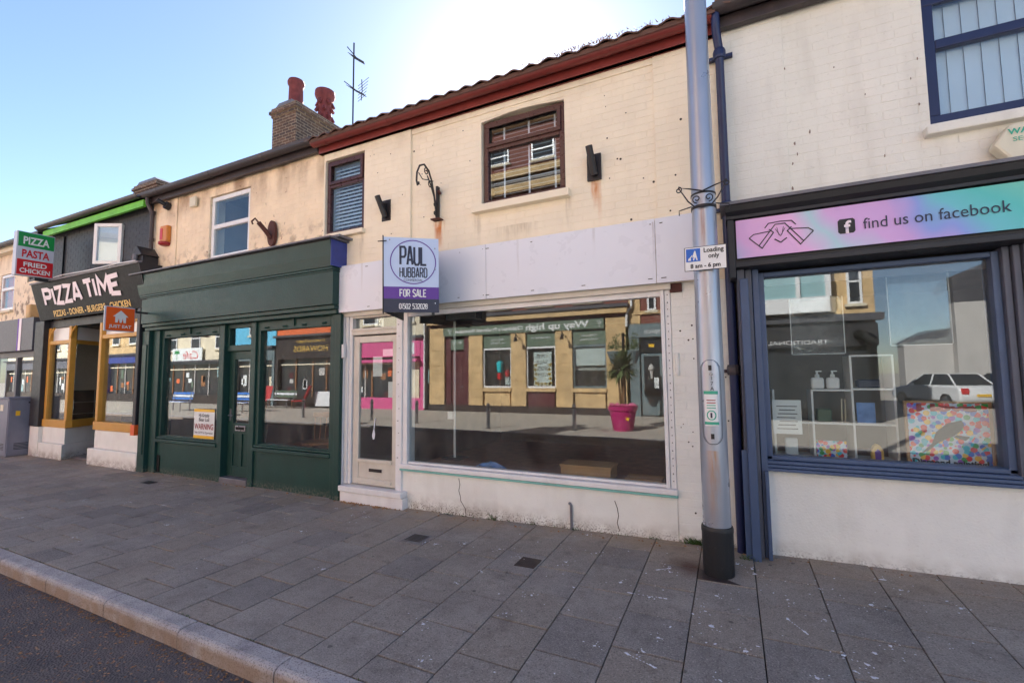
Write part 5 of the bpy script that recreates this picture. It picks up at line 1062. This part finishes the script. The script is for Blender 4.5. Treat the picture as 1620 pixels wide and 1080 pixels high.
# ================================================================== THE OTHER SIDE OF THE STREET (seen in the glass)
YO = -8.4
def far_window(parent, x0, x1, z0, z1, y=YO, m='upvc_white', bars=1):
    w = MB().box(x0, x1, y, y+.05, z0, z0+.07).box(x0, x1, y, y+.05, z1-.07, z1).box(x0, x0+.07, y, y+.05, z0+.07, z1-.07).box(x1-.07, x1, y, y+.05, z0+.07, z1-.07)
    if bars: w.box(x0+.07, x1-.07, y, y+.05, (z0+z1)/2-.03, (z0+z1)/2+.03)
    w = w.build('window', m, parent); bx('pane', 'dark_glass', w, x0+.07, x1-.07, y-.02, y+.02, z0+.07, z1-.07); bx('window_sill', 'pale_render', w, x0-.08, x1+.08, y, y+.12, z0-.09, z0-.002); return w
# stone fronted boutique under a brick upper storey
B = thing('stone_shop_building', 'sandstone fronted boutique with sage green fascia below tall red brick floors', 'building', (-8, -8.5, 0), None)
bx('wall', 'red_brick', B, -12.75, -3.5, -16, YO-.1, 4.16, 13.6); bx('ground_floor', 'dark_brown', B, -12.75, -3.5, -16, YO-.35, 0, 4.16)
for z0, z1, m, p in ((3.95, 4.16, 'sandstone', .22), (3.80, 3.945, 'maroon', .0), (6.9, 7.15, 'sandstone', .06), (9.62, 9.95, 'sandstone', .12), (10.05, 10.2, 'dark_brown', .02), (10.3, 10.62, 'sandstone', .10), (12.6, 12.8, 'sandstone', .1), (13.6, 13.9, 'sandstone', .25)): bx('stone_band', m, B, -12.76, -3.49, YO-.35, YO+p, z0, z1)
bx('cornice', 'slate', B, -12.8, -3.45, YO-.1, YO+.30, 4.17, 4.30)
for a, b in ((-12.75, -11.92), (-10.62, -9.91), (-8.51, -7.81), (-6.48, -5.76), (-4.38, -3.6)):
    p = bx('pilaster', 'sandstone', B, a+.01, b-.01, YO-.3, YO-.012, .28, 3.80)
    for k in range(10): z = .28+k*.352; MB().box(a, b, YO-.2, YO+random.uniform(-.006, .006), z+.006, z+.346).build('stone_block', 'sandstone', p, bev=.008)
bx('plinth', 'dark_brown', B, -12.78, -3.55, YO-.3, YO+.03, 0, .28)
for a, b in ((-9.91, -8.51), (-7.81, -6.48), (-5.76, -4.38)):
    bx('sign_panel', 'sage_green', B, a, b, YO-.12, YO-.08, 2.78, 3.40); w = MB().box(a, b, YO-.15, YO-.08, 1.05, 1.13).box(a, b, YO-.15, YO-.08, 2.70, 2.775).box(a, a+.06, YO-.15, YO-.08, 1.13, 2.70).box(b-.06, b, YO-.15, YO-.08, 1.13, 2.70).build('display_window', 'upvc_white' if a < -6 else 'teal_grey', B)
    bx('pane', 'shop_glass', w, a+.06, b-.06, YO-.13, YO-.12, 1.13, 2.70); bx('window_sill', 'sandstone', w, a, b, YO-.2, YO+.06, .90, 1.045); bx('apron', 'sandstone' if a != -7.81 else 'maroon', B, a+.08, b-.08, YO-.2, YO-.05, .28, .895); bx('display_back', 'dark_brown' if a < -6 else 'grey_render', w, a, b, YO-.33, YO-.32, 1.05 if a < -6 else 1.75, 2.75)
bx('blind', 'paper_white', w, -5.7, -4.44, YO-.2, YO-.19, 1.95, 2.70)
d = MB().box(-11.6, -10.95, YO-.22, YO-.15, .1, 2.70).build('door', 'maroon', B)
for k in range(6):
    for x in (-11.52, -11.24): bx('door_panel', 'maroon', d, x, x+.22, YO-.15, YO-.13, .2+k*.40, .2+k*.40+.32)
bx('letterbox', 'steel', d, -11.15, -10.98, YO-.13, YO-.12, 1.05, 1.13); bx('door_surround', 'maroon', B, -11.92, -11.62, YO-.3, YO-.1, .1, 3.4); bx('door_surround', 'maroon', B, -10.93, -10.62, YO-.3, YO-.1, .1, 3.4); bx('number_panel', 'sage_green', B, -11.62, -10.93, YO-.12, YO-.08, 2.78, 3.25)
text_mesh('181-183', .13, 'plastic_white', -11.27, YO-.08, 3.05, B, face=1, width=.5)
fs = thing('boutique_sign', 'sage green fascia sign reading Way up high, reflected in the empty shop window', 'sign', (-8.2, YO, 3.4)); bx('board', 'sage_green', fs, -11.95, -4.43, YO-.05, YO+.05, 3.40, 3.785)
text_mesh('Way up high', .27, 'plastic_white', -6.4, YO+.052, 3.48, fs, face=1, width=2.75, bold=.025); text_mesh("Children's Preloved Boutique", .16, 'plastic_white', -9.6, YO+.052, 3.52, fs, face=1, width=3.4, bold=.02)
kite = [(.0, .0), (.12, .03), (.03, .14), (.10, .2), (-.05, .22)]
for x in (-4.62, -11.6): MB().ribbon([(x-.09, 3.70), (x+.09, 3.66), (x+.02, 3.56), (x-.09, 3.70)], .02, YO+.051, .004).ribbon([(x+.02, 3.56), (x-.01, 3.50), (x+.03, 3.46)], .015, YO+.0515, .004).build('kite_logo', 'plastic_white', fs)
for tx, ty, x in (('Supporting', 'Local Families', -9.2), ('www.wayuphigh.org', '', -7.15), ('Community', 'Interest Company', -5.07)):
    text_mesh(tx, .09, 'plastic_white', x, YO-.079, 3.12, B, face=1, width=.9 if ty == '' else .62)
    if ty: text_mesh(ty, .09, 'plastic_white', x, YO-.079, 2.97, B, face=1, width=.75)
for x in (-8.15, -6.1): t = thing('wall_lamp', 'black goose neck lamp on the boutique pilaster, %s of two' % ('left' if x < -7 else 'right'), 'lamp', (x, YO, 3.0)); MB().tube([(x, YO+.02, 3.2), (x, YO+.25, 3.32), (x+.05, YO+.4, 3.18)], .02, 6).build('arm', 'iron', t); MB().tube([(x+.05, YO+.4, 3.2), (x+.08, YO+.45, 3.02)], .04, 8, .09).build('shade', 'iron', t)
for a, b, z0, z1 in ((-9.72, -8.62, 4.5, 6.4), (-7.70, -6.62, 4.5, 6.4), (-5.66, -4.55, 4.5, 6.4), (-12.0, -11.0, 4.5, 6.4), (-9.62, -8.58, 11.05, 11.78), (-7.48, -6.42, 10.9, 11.82), (-11.8, -10.8, 10.95, 11.8), (-5.4, -4.4, 10.95, 11.8), (-9.7, -8.6, 7.6, 9.2), (-7.6, -6.5, 7.6, 9.2), (-5.5, -4.5, 7.6, 9.2), (-11.9, -10.9, 7.6, 9.2)): far_window(B, a, b, z0, z1, YO-.1)
# window dressing
t = thing('child_mannequin', 'child mannequin in turquoise top and red shorts in the boutique window', 'mannequin', (-9.15, YO-.24, 1.13), local=True)
MB().lathe([(.12, .58), (.13, .62), (.15, .8), (.17, 1.0), (.10, 1.08), (.05, 1.1)], 0, 0, 12).build('top', 'skin_teal', t, smooth=True); MB().lathe([(.13, .30), (.14, .35), (.13, .57)], 0, 0, 12).build('shorts', 'red_plastic', t, smooth=True); MB().tube([(0, 0, 0), (0, 0, .3)], .03, 8).build('stand', 'timber', t); MB().lathe([(.04, 1.1), (.10, 1.16), (.11, 1.26), (.06, 1.34)], 0, 0, 12).build('head', 'dark_brown', t, smooth=True)
t = thing('child_mannequin', 'small mannequin in red top and white trousers in the boutique window', 'mannequin', (-8.78, YO-.24, 1.13), local=True)
MB().lathe([(.10, .40), (.13, .55), (.10, .68), (.05, .70)], 0, 0, 12).build('top', 'red_plastic', t, smooth=True); MB().tube([(-.06, 0, .05), (-.05, 0, .42)], .06, 8).tube([(.06, 0, .05), (.05, 0, .42)], .06, 8).build('trousers', 'paper_white', t, smooth=True)
t = thing('sale_banner', 'white SUMMER SALE banner edged with sunflowers in the middle boutique window', 'banner', (-7.1, YO-.2, 1.13)); bx('sheet', 'paper_white', t, -7.52, -6.72, YO-.2, YO-.19, 1.15, 2.55)
for k, (w_, z, h) in enumerate((('SUMMER', 2.30, .15), ('SALE', 2.05, .17), ('50%', 1.78, .19), ('OFF', 1.55, .13))): text_mesh(w_, h, 'ink_black', -7.15, YO-.189, z, t, face=1, width=.5)
for k in range(14):
    x = -7.52+.05+random.uniform(0, .06) if k % 2 else -6.72-.05-random.uniform(0, .06); z = 1.25+.19*(k//2)
    if k > 9: x = -7.5+.17*(k-9); z = 1.22
    f_ = MB().ext([(x+(.08 if i % 2 else .05)*math.cos(i*math.pi/8), z+(.08 if i % 2 else .05)*math.sin(i*math.pi/8)) for i in range(16)], 'y', YO-.189, YO-.184).build('sunflower_print', 'sign_yellow', t); MB().ext([(x+.035*math.cos(i*math.pi/4), z+.035*math.sin(i*math.pi/4)) for i in range(8)], 'y', YO-.183, YO-.18).build('flower_eye', 'dark_brown', f_)
# grey shop, brick above
B = thing('grey_shop_building', 'brick house with grey green shopfront and stone quoins, opposite on the right', 'building', (-1.5, -8.6, 0))
bx('wall', 'red_brick', B, -3.49, .6, -15, YO-.15, 3.5, 7.6); bx('quoin', 'sandstone', B, -3.48, -3.05, YO-.2, YO-.10, 3.5, 7.6); bx('string_course', 'sandstone', B, -3.49, .6, YO-.2, YO-.06, 3.85, 3.98); bx('shopfront', 'teal_grey', B, -3.49, .6, -15, YO-.25, 0, 3.5)
bx('fascia', 'teal_grey', B, -3.5, .6, YO-.25, YO-.02, 2.98, 3.48); text_mesh('all spice', .17, 'plastic_white', -2.45, YO-.019, 3.12, B, face=1, width=.9)
MB().box(-3.48, -3.12, YO-.25, YO-.05, 0, 2.97).box(-2.28, -2.1, YO-.25, YO-.05, 0, 2.97).build('pilaster', 'teal_grey', B)
d = MB().box(-3.07, -2.97, YO-.2, YO-.14, .05, 2.35).box(-2.40, -2.30, YO-.2, YO-.14, .05, 2.35).box(-2.97, -2.40, YO-.2, YO-.14, .05, .75).box(-2.97, -2.40, YO-.2, YO-.14, 2.25, 2.35).build('door', 'teal_grey', B); bx('pane', 'dark_glass', d, -2.97, -2.40, YO-.19, YO-.17, .75, 2.25); bx('letterbox', 'steel', d, -2.78, -2.6, YO-.14, YO-.13, .58, .64); bx('poster', 'paper_white', d, -2.62, -2.45, YO-.169, YO-.165, 1.05, 1.45)
MB().lathe([(.04, 1.4), (.07, 1.7), (.12, 1.75), (.12, 1.8), (.06, 1.95)], -2.7, YO-.15, 10).build('door_lantern_print', 'grey_render', d)
bx('transom', 'dark_glass', B, -3.05, -2.3, YO-.2, YO-.16, 2.42, 2.85); bx('house_number', 'sign_yellow', B, -2.78, -2.58, YO-.158, YO-.155, 2.6, 2.72); bx('shop_pane', 'dark_glass', B, -2.05, .5, YO-.24, YO-.2, .6, 2.85)
far_window(B, -2.78, -2.46, 3.99, 5.6, YO-.15, bars=0); far_window(B, -1.2, -.2, 4.1, 5.6, YO-.15)
MB().tube([(-3.35, YO+.02, 7.5), (-3.35, YO+.02, 4.2), (-3.52, YO+.06, 3.95), (-3.55, YO+.06, 3.4)], .05, 8).build('downpipe', 'upvc_white', B)
# bay window building
B = thing('bay_building', 'cream building with white bay windows and a black fascia, reflected in the craft shop window', 'building', (2.4, -8.6, 0))
bx('wall', 'sandstone', B, .62, 4.15, -12.8, YO-.2, 3.3, 7.2); bx('shopfront', 'black_gloss', B, .62, 4.15, -12.8, YO-.25, 0, 3.3)
bay = MB().ext([(.7, YO-.2), (.9, YO+.35), (2.9, YO+.35), (3.15, YO-.2)], 'z', 3.5, 4.0).ext([(.7, YO-.2), (.9, YO+.35), (2.9, YO+.35), (3.15, YO-.2)], 'z', 4.85, 5.1).box(.85, .98, YO-.1, YO+.34, 4.0, 4.85).box(2.0, 2.12, YO-.1, YO+.34, 4.0, 4.85).box(2.8, 2.95, YO-.1, YO+.34, 4.0, 4.85).build('bay_window', 'upvc_white', B); bx('pane', 'curtain', bay, .98, 2.8, YO+.2, YO+.25, 4.0, 4.85)
far_window(B, 3.45, 3.85, 3.75, 5.2, YO-.2, bars=1); bx('cornice', 'slate', B, .6, 4.3, YO-.25, YO+.12, 3.2, 3.42); bx('fascia', 'black_paint', B, .62, 4.15, YO-.25, YO+.0, 2.4, 3.1); text_mesh('TRADITIONAL', .14, 'plastic_white', 2.0, YO+.002, 2.5, B, face=1, width=1.7)
bx('shop_pane', 'dark_glass', B, .8, 3.9, YO-.25, YO-.2, .4, 2.3)
t = thing('round_lantern', 'oval pub lantern sign on the black shop corner', 'lantern', (3.75, YO+.1, 2.6)); MB().tube([(3.62, YO+.05, 2.75), (3.75, YO+.3, 2.70), (3.95, YO+.35, 2.5)], .16, 12, .14).build('drum', 'black_gloss', t, smooth=True); bx('arm', 'iron', t, 3.6, 3.64, YO, YO+.2, 2.75, 2.79)
# beyond the gap: rendered gable, low roof and parked cars
B = thing('gable_building', 'pale rendered gable wall with a dark roof slope beyond the side road', 'building', (11, -20, 0)); bx('wall', 'grey_render', B, 9.9, 22, -20.6, -20, 0, 4.9); MB().ext([(9.9, 4.9), (22, 4.9), (22, 10.3), (12.0, 7.1), (9.9, 6.2)], 'y', -20.6, -20.01).build('upper_wall', 'slate', B)
B = thing('low_building', 'low rendered building with a shallow grey roof across the side road', 'building', (8.8, -22, 0)); bx('wall', 'grey_render', B, 8.0, 9.9, -21.5, -20.5, 0, 3.0); MB().ext([(7.9, 3.0), (9.9, 3.0), (9.9, 3.7), (8.9, 3.6)], 'y', -21.6, -20.4).build('roof', 'slate', B)
B = thing('orange_building', 'low brick building with a tiled roof seen through the gap', 'building', (6, -34, 0)); bx('wall', 'red_brick', B, 3.5, 8.6, -44, -34, 0, 3.0); MB().ext([(3.3, 3.0), (8.8, 3.0), (6.0, 4.6)], 'y', -44.2, -33.8).build('roof', 'roof_tile', B)
def car(label, x, y, rz, paint):
    t = thing('parked_car', label, 'car', (x, y, 0), 'cars parked in the side road', local=True, rotz=rz)
    pr = [(-1.95, .28), (-2.08, .42), (-2.06, .66), (-1.9, .80), (-.95, .95), (1.75, .98), (2.02, .88), (2.08, .5), (1.98, .28)]
    MB().ext(pr, 'y', -.84, .84).build('body', paint, t, bev=.09, smooth=True)
    g0 = [(-1.0, .74, .93), (1.72, .74, .95)]; g1 = [(-.28, .57, 1.43), (1.15, .57, 1.45)]
    vs = [(g0[0][0], -.74, .93), (g0[1][0], -.74, .95), (g0[1][0], .74, .95), (g0[0][0], .74, .93), (g1[0][0], -.57, 1.43), (g1[1][0], -.57, 1.45), (g1[1][0], .57, 1.45), (g1[0][0], .57, 1.43)]
    MB().add(vs, [(0, 3, 2, 1), (4, 5, 6, 7), (0, 1, 5, 4), (1, 2, 6, 5), (2, 3, 7, 6), (3, 0, 4, 7)]).build('window_glass', 'dark_glass', t)
    MB().box(-.33, 1.2, -.58, .58, 1.435, 1.475).build('roof_panel', paint, t, bev=.02)
    for (p, q) in ((0, 4), (1, 5), (2, 6), (3, 7)): MB().tube([vs[p], vs[q]], .035, 6).build('pillar', paint, t)
    for s_ in (-1, 1):
        MB().tube([(.35, s_*.745, .95), (.35, s_*.578, 1.44)], .03, 6).build('pillar', paint, t)
        MB().box(.33, .345, s_*.838-.004, s_*.838+.004, .35, .93).build('door_seam', 'black_gloss', t)
        MB().box(-.62, -.48, s_*.90-.07, s_*.90+.07, .93, 1.05).build('wing_mirror', paint, t, bev=.02)
        for wx in (-1.3, 1.3):
            w = MB().tube([(wx, s_*.66, .31), (wx, s_*.87, .31)], .31, 20).build('wheel', 'tyre', t); MB().tube([(wx, s_*.87, .31), (wx, s_*.88, .31)], .2, 14).build('rim', 'steel', w)
        MB().box(-2.09, -1.95, s_*.60-.16, s_*.60+.16, .60, .74).build('headlight', 'plastic_white', t, bev=.03); MB().box(1.98, 2.085, s_*.66-.13, s_*.66+.13, .62, .86).build('tail_light', 'red_plastic', t, bev=.02)
    MB().box(-2.10, -2.05, -.40, .40, .46, .60).build('grille', 'black_gloss', t, bev=.01); MB().box(-2.105, -2.07, -.26, .26, .36, .46).build('front_plate', 'plastic_white', t); MB().box(2.07, 2.10, -.26, .26, .52, .62).build('rear_plate', 'sign_yellow', t)
car('white parked car, leftmost of three before the pale gable wall', 8.6, -18.0, 1.25, 'car_white'); car('dark grey parked car, middle of three before the pale gable wall', 10.6, -17.4, 1.3, 'car_dark'); car('dark red parked car, rightmost of three before the pale gable wall', 12.6, -17.2, 1.28, 'dark_red')
# pink shop and the buildings further left
def plain(name, label, x0, x1, h, wallm, fasm, zf, words, wins, shopm='dark_glass', y=YO):
    B = thing(name, label, 'building', ((x0+x1)/2, y-.2, 0)); bx('wall', wallm, B, x0, x1, -16, y-.1, zf[1]+.02, h); bx('parapet', 'slate', B, x0-.02, x1+.02, -16, y+.1, h, h+.2); bx('stall_riser', 'dark_brown' if fasm != 'pink_shop' else fasm, B, x0, x1, y-.3, y-.1, 0, .55); bx('back', 'dark_brown', B, x0, x1, -16, y-.4, 0, zf[1])
    bx('shop_pane', shopm, B, x0+.2, x1-.2, y-.3, y-.25, .55, zf[0]); MB().box(x0, x0+.2, y-.3, y-.02, 0, zf[1]).box(x1-.2, x1, y-.3, y-.02, 0, zf[1]).build('pilaster', fasm, B); bx('fascia', fasm, B, x0+.2, x1-.2, y-.3, y, zf[0], zf[1])
    bx('fascia_cornice', 'slate', B, x0-.03, x1+.03, y-.1, y+.18, zf[1], zf[1]+.12); q = random.Random(int(-x0*7)); xx = x0+.2
    while xx < x1-.6:
        xx += q.uniform(.9, 1.5); bx('mullion', 'timber' if q.random() < .5 else 'grey_render', B, xx, xx+.08, y-.25, y-.2, .55, zf[0])
        for k in range(q.randint(1, 3)):
            px, pz = xx-q.uniform(.2, .8), q.uniform(.6, 1.7); MB().box(px-q.uniform(.08, .25), px+q.uniform(.05, .2), y-.247, y-.235, pz, pz+q.uniform(.2, .7)).build('window_poster', q.choice(('paper_white', 'grey_render', 'maroon', 'curtain', 'pale_render', 'timber', 'sage_green', 'orange_wall')), B)
    bx('window_head', 'pale_render', B, x0+.2, x1-.2, y-.26, y-.19, zf[0]-.35, zf[0]-.28)
    for (w_, h_, m, x, z, wd) in words: text_mesh(w_, h_, m, x, y+.001, z, B, face=1, width=wd)
    n = max(1, int((x1-x0)/2.2))
    if wins:
        for k in range(n): c = x0+(x1-x0)*(k+.5)/n; far_window(B, c-.5, c+.5, zf[1]+.8, zf[1]+2.3, y-.1)
    return B
pk = plain('pink_shop_building', 'cream house with a bright pink shop fascia and awning', -17.6, -13.1, 7.4, 'pale_render', 'pink_shop', (2.55, 3.42), [], True)
bx('sign_patch', 'paper_white', pk, -13.95, -13.65, YO+.001, YO+.01, 2.65, 3.2); bx('awning_rail', 'pink_shop', pk, -17.4, -13.3, YO-.1, YO+.3, 2.28, 2.42); bx('doorway', 'pale_render', pk, -14.4, -13.5, YO-.24, YO-.2, .1, 2.5); MB().tube([(-13.02, YO+.03, 7), (-13.02, YO+.03, .1)], .05, 8).build('downpipe', 'upvc_white', pk); MB().tube([(-12.86, YO+.05, 7), (-12.86, YO+.05, .1)], .05, 8).build('downpipe', 'iron', pk)
plain('brown_shop_building', 'orange fronted house with dark brown sweet shop fascia in gold letters', -23.4, -17.7, 7.0, 'orange_wall', 'dark_brown', (2.62, 3.82), [('HOWARDS', .34, 'gold_text', -20.6, 3.0, 2.6), ('Traditional English', .17, 'gold_text', -20.6, 3.5, 2.2)], True)
plain('blue_house_building', 'sky blue painted house with grey shop below', -27.2, -23.5, 8.2, 'sky_blue_wall', 'teal_grey', (2.6, 3.3), [], True)
cf = plain('cafe_building', 'pale house with a white cafe sign in red script', -35.0, -27.3, 7.6, 'pale_render', 'teal_grey', (2.5, 2.62), [], True)
t = thing('cafe_sign', 'white sign with red script and a green palm tree', 'sign', (-31.8, YO, 2.65)); bx('board', 'paper_white', t, -33.4, -30.2, YO+.02, YO+.08, 2.65, 3.55); text_mesh('Cafe', .55, 'red_plastic', -31.4, YO+.082, 2.85, t, face=1, width=1.6, shear=.3)
pm = MB()
for k in range(7): a = k*math.pi/6; pm.ribbon([(-32.9, 3.25), (-32.9+.3*math.cos(a), 3.25+.2*math.sin(a))], .07, YO+.081+.0005*k, .003)
pm.ribbon([(-32.9, 2.75), (-32.9, 3.25)], .06, YO+.0805, .002); pm.build('palm_print', 'sign_green', t)
plain('blue_shop_building', 'yellow stone house with a blue shop fascia', -42, -35.1, 8.0, 'sandstone', 'royal_blue', (2.75, 3.3), [], True)
plain('end_building', 'cream terrace far along the other side', -60, -42.1, 8.0, 'pale_render', 'fascia_grey', (2.5, 3.2), [], True)

# street furniture opposite
def bollard(x, y, label):
    t = thing('bollard', label, 'bollard', (x, y, 0), 'steel bollards on the far pavement', local=True)
    MB().lathe([(.055, 0), (.055, .70), (.05, .74), (.02, .76)], 0, 0, 16).build('post', 'steel', t, smooth=True); MB().lathe([(.057, .62), (.057, .66)], 0, 0, 16).build('band', 'black_gloss', t)
    MB().lathe([(.09, 0), (.09, .012)], 0, 0, 16).build('flange', 'iron', t)
for x, y, l in ((-11.97, -3.8, 'steel bollard reflected in the empty shop door'), (-9.8, -3.6, 'steel bollard reflected just right of the white door post'), (-6.7, -3.05, 'steel bollard reflected before the left boutique window'), (-4.13, -3.5, 'steel bollard reflected left of the pink planter'), (-15.5, -3.8, 'steel bollard before the pink shop')): bollard(x, y, l)
pt = thing('pink_planter', 'large magenta tub planter with flowers on the far pavement', 'planter', (-2.83, -3.95, 0), local=True)
MB().lathe([(.27, 0), (.28, .02), (.37, .56), (.37, .57), (.41, .58), (.42, .69), (.39, .69), (.37, .62)], 0, 0, 32).build('tub', 'planter_pink', pt, smooth=True); MB().lathe([(.37, .60), (.1, .63)], 0, 0, 20).build('soil', 'bark', pt)
MB().ext([(.2+.05*math.cos(i), .36+.05*math.sin(i)) for i in range(6)], 'y', .31, .36).build('crest', 'sign_yellow', pt)
fl = MB()
for k in range(60): a = rr.uniform(0, 6.28); r = rr.uniform(.12, .36); fl.lathe([(.005, .62+rr.uniform(0, .08)), (rr.uniform(.02, .045), .68+rr.uniform(0, .07)), (.01, .72+rr.uniform(0, .07))], r*math.cos(a), r*math.sin(a), 6)
fl.build('flowers', 'pink_shop', pt)['kind'] = 'stuff'
pa = thing('cordyline_palm', 'spiky green cordyline palm growing in the magenta planter', 'palm', (-2.83, -3.95, .6), local=True)
for k, (dx, dy, h) in enumerate(((0, 0, 1.05), (.08, .06, .95), (-.09, .03, 1.0))): MB().tube([(dx*.5, dy*.5, 0), (dx, dy, h)], .035, 8, .03).build('trunk', 'bark', pa)
lf = MB()
for k in range(300):
    a = rr.uniform(0, 6.28); e = rr.uniform(-.5, 1.45); L = rr.uniform(.48, .66); c = Vector((rr.uniform(-.05, .05), rr.uniform(-.05, .05), 1.12+rr.uniform(-.1, .12)))
    d = Vector((math.cos(a)*math.cos(e), math.sin(a)*math.cos(e), math.sin(e))); s_ = d.cross(Vector((0, 0, 1))).normalized()*.045; mid = c+d*L*.5; tip = c+d*L+Vector((0, 0, -.10*math.cos(e)))
    lf.add([c-s_*.4, c+s_*.4, mid+s_, tip, mid-s_], [(0, 1, 2, 4), (4, 2, 3)])
lf.build('crown', 'leaf', pa)
t = thing('hanging_basket', 'dark hanging flower tubs on a post beside the boutique', 'basket', (-3.3, -6.5, 0)); MB().tube([(-3.3, -6.5, 0), (-3.3, -6.5, 3.0)], .05, 8).build('post', 'iron', t)
for dx in (-.3, .3): MB().lathe([(.12, 1.95), (.28, 2.35), (.28, 2.38)], -3.3+dx, -6.5, 14).build('tub', 'teal_grey', t)
bl = MB()
for k in range(120): q = rr.choice((-.3, .3)); x, y, z = -3.3+q+rr.gauss(0, .13), -6.5+rr.gauss(0, .13), 2.4+abs(rr.gauss(0, .25)); bl.add([(x, y, z), (x+.07, y+.02, z+.03), (x+.02, y+.06, z+.09)], [(0, 1, 2)])
bl.build('foliage', 'leaf', t)['kind'] = 'stuff'
def bench(x, y, rz, label, seatm):
    t = thing('bench', label, 'bench', (x, y, 0), 'benches on the far pavement', local=True, rotz=rz)
    for k in range(4): bx('seat_slat', seatm if k % 2 else 'bench_white', t, -.85, .85, -.22+.12*k, -.12+.12*k, .43, .46)
    for k in range(3): bx('back_slat', seatm if k % 2 == 0 else 'bench_white', t, -.85, .85, .27+.02*k, .30+.02*k, .55+.13*k, .65+.13*k)
    for s in (-.7, .7): MB().tube([(s, -.2, 0), (s, -.2, .43)], .03, 6).build('leg', 'steel', t); MB().tube([(s, .22, 0), (s, .25, .5), (s, .34, .95)], .03, 6).build('leg', 'steel', t)
bench(-25.0, -4.2, math.pi, 'blue and white slatted bench reflected in the left green shop window', 'bench_blue'); bench(-21.0, -4.6, math.pi, 'blue and white slatted bench reflected in the green shop door', 'bench_blue'); bench(-21.3, -7.2, math.pi, 'pale green slatted bench between the red chairs', 'sage_green')
def red_chair(x, y, rz, label):
    t = thing('red_chair', label, 'chair', (x, y, 0), 'red garden chairs on the far pavement', local=True, rotz=rz)
    MB().box(-.28, .28, -.28, .25, .36, .41).build('seat', 'red_plastic', t, bev=.02); MB().add([(-.26, .22, .38), (.26, .22, .38), (.30, .55, 1.15), (-.30, .55, 1.15), (-.26, .27, .36), (.26, .27, .36), (.30, .60, 1.14), (-.30, .60, 1.14)], [(0, 1, 2, 3), (7, 6, 5, 4), (0, 4, 5, 1), (1, 5, 6, 2), (2, 6, 7, 3), (3, 7, 4, 0)]).build('backrest', 'red_plastic', t)
    for sx in (-.25, .25):
        for sy in (-.25, .25): MB().tube([(sx*1.1, sy*1.1, 0), (sx, sy, .37)], .022, 6).build('leg', 'timber', t)
red_chair(-22.4, -7.0, math.pi-.6, 'red garden chair left of the pale bench'); red_chair(-20.2, -7.4, math.pi+.9, 'red garden chair right of the pale bench')
tag(MB().box(-19.6, -18.2, -8.1, -7.9, .1, .85).build('planter_box', 'bench_white', None, bev=.02), 'low white box planter before the brown sweet shop', 'planter')
# the side and rear of the frame: nothing but sky and paving beyond
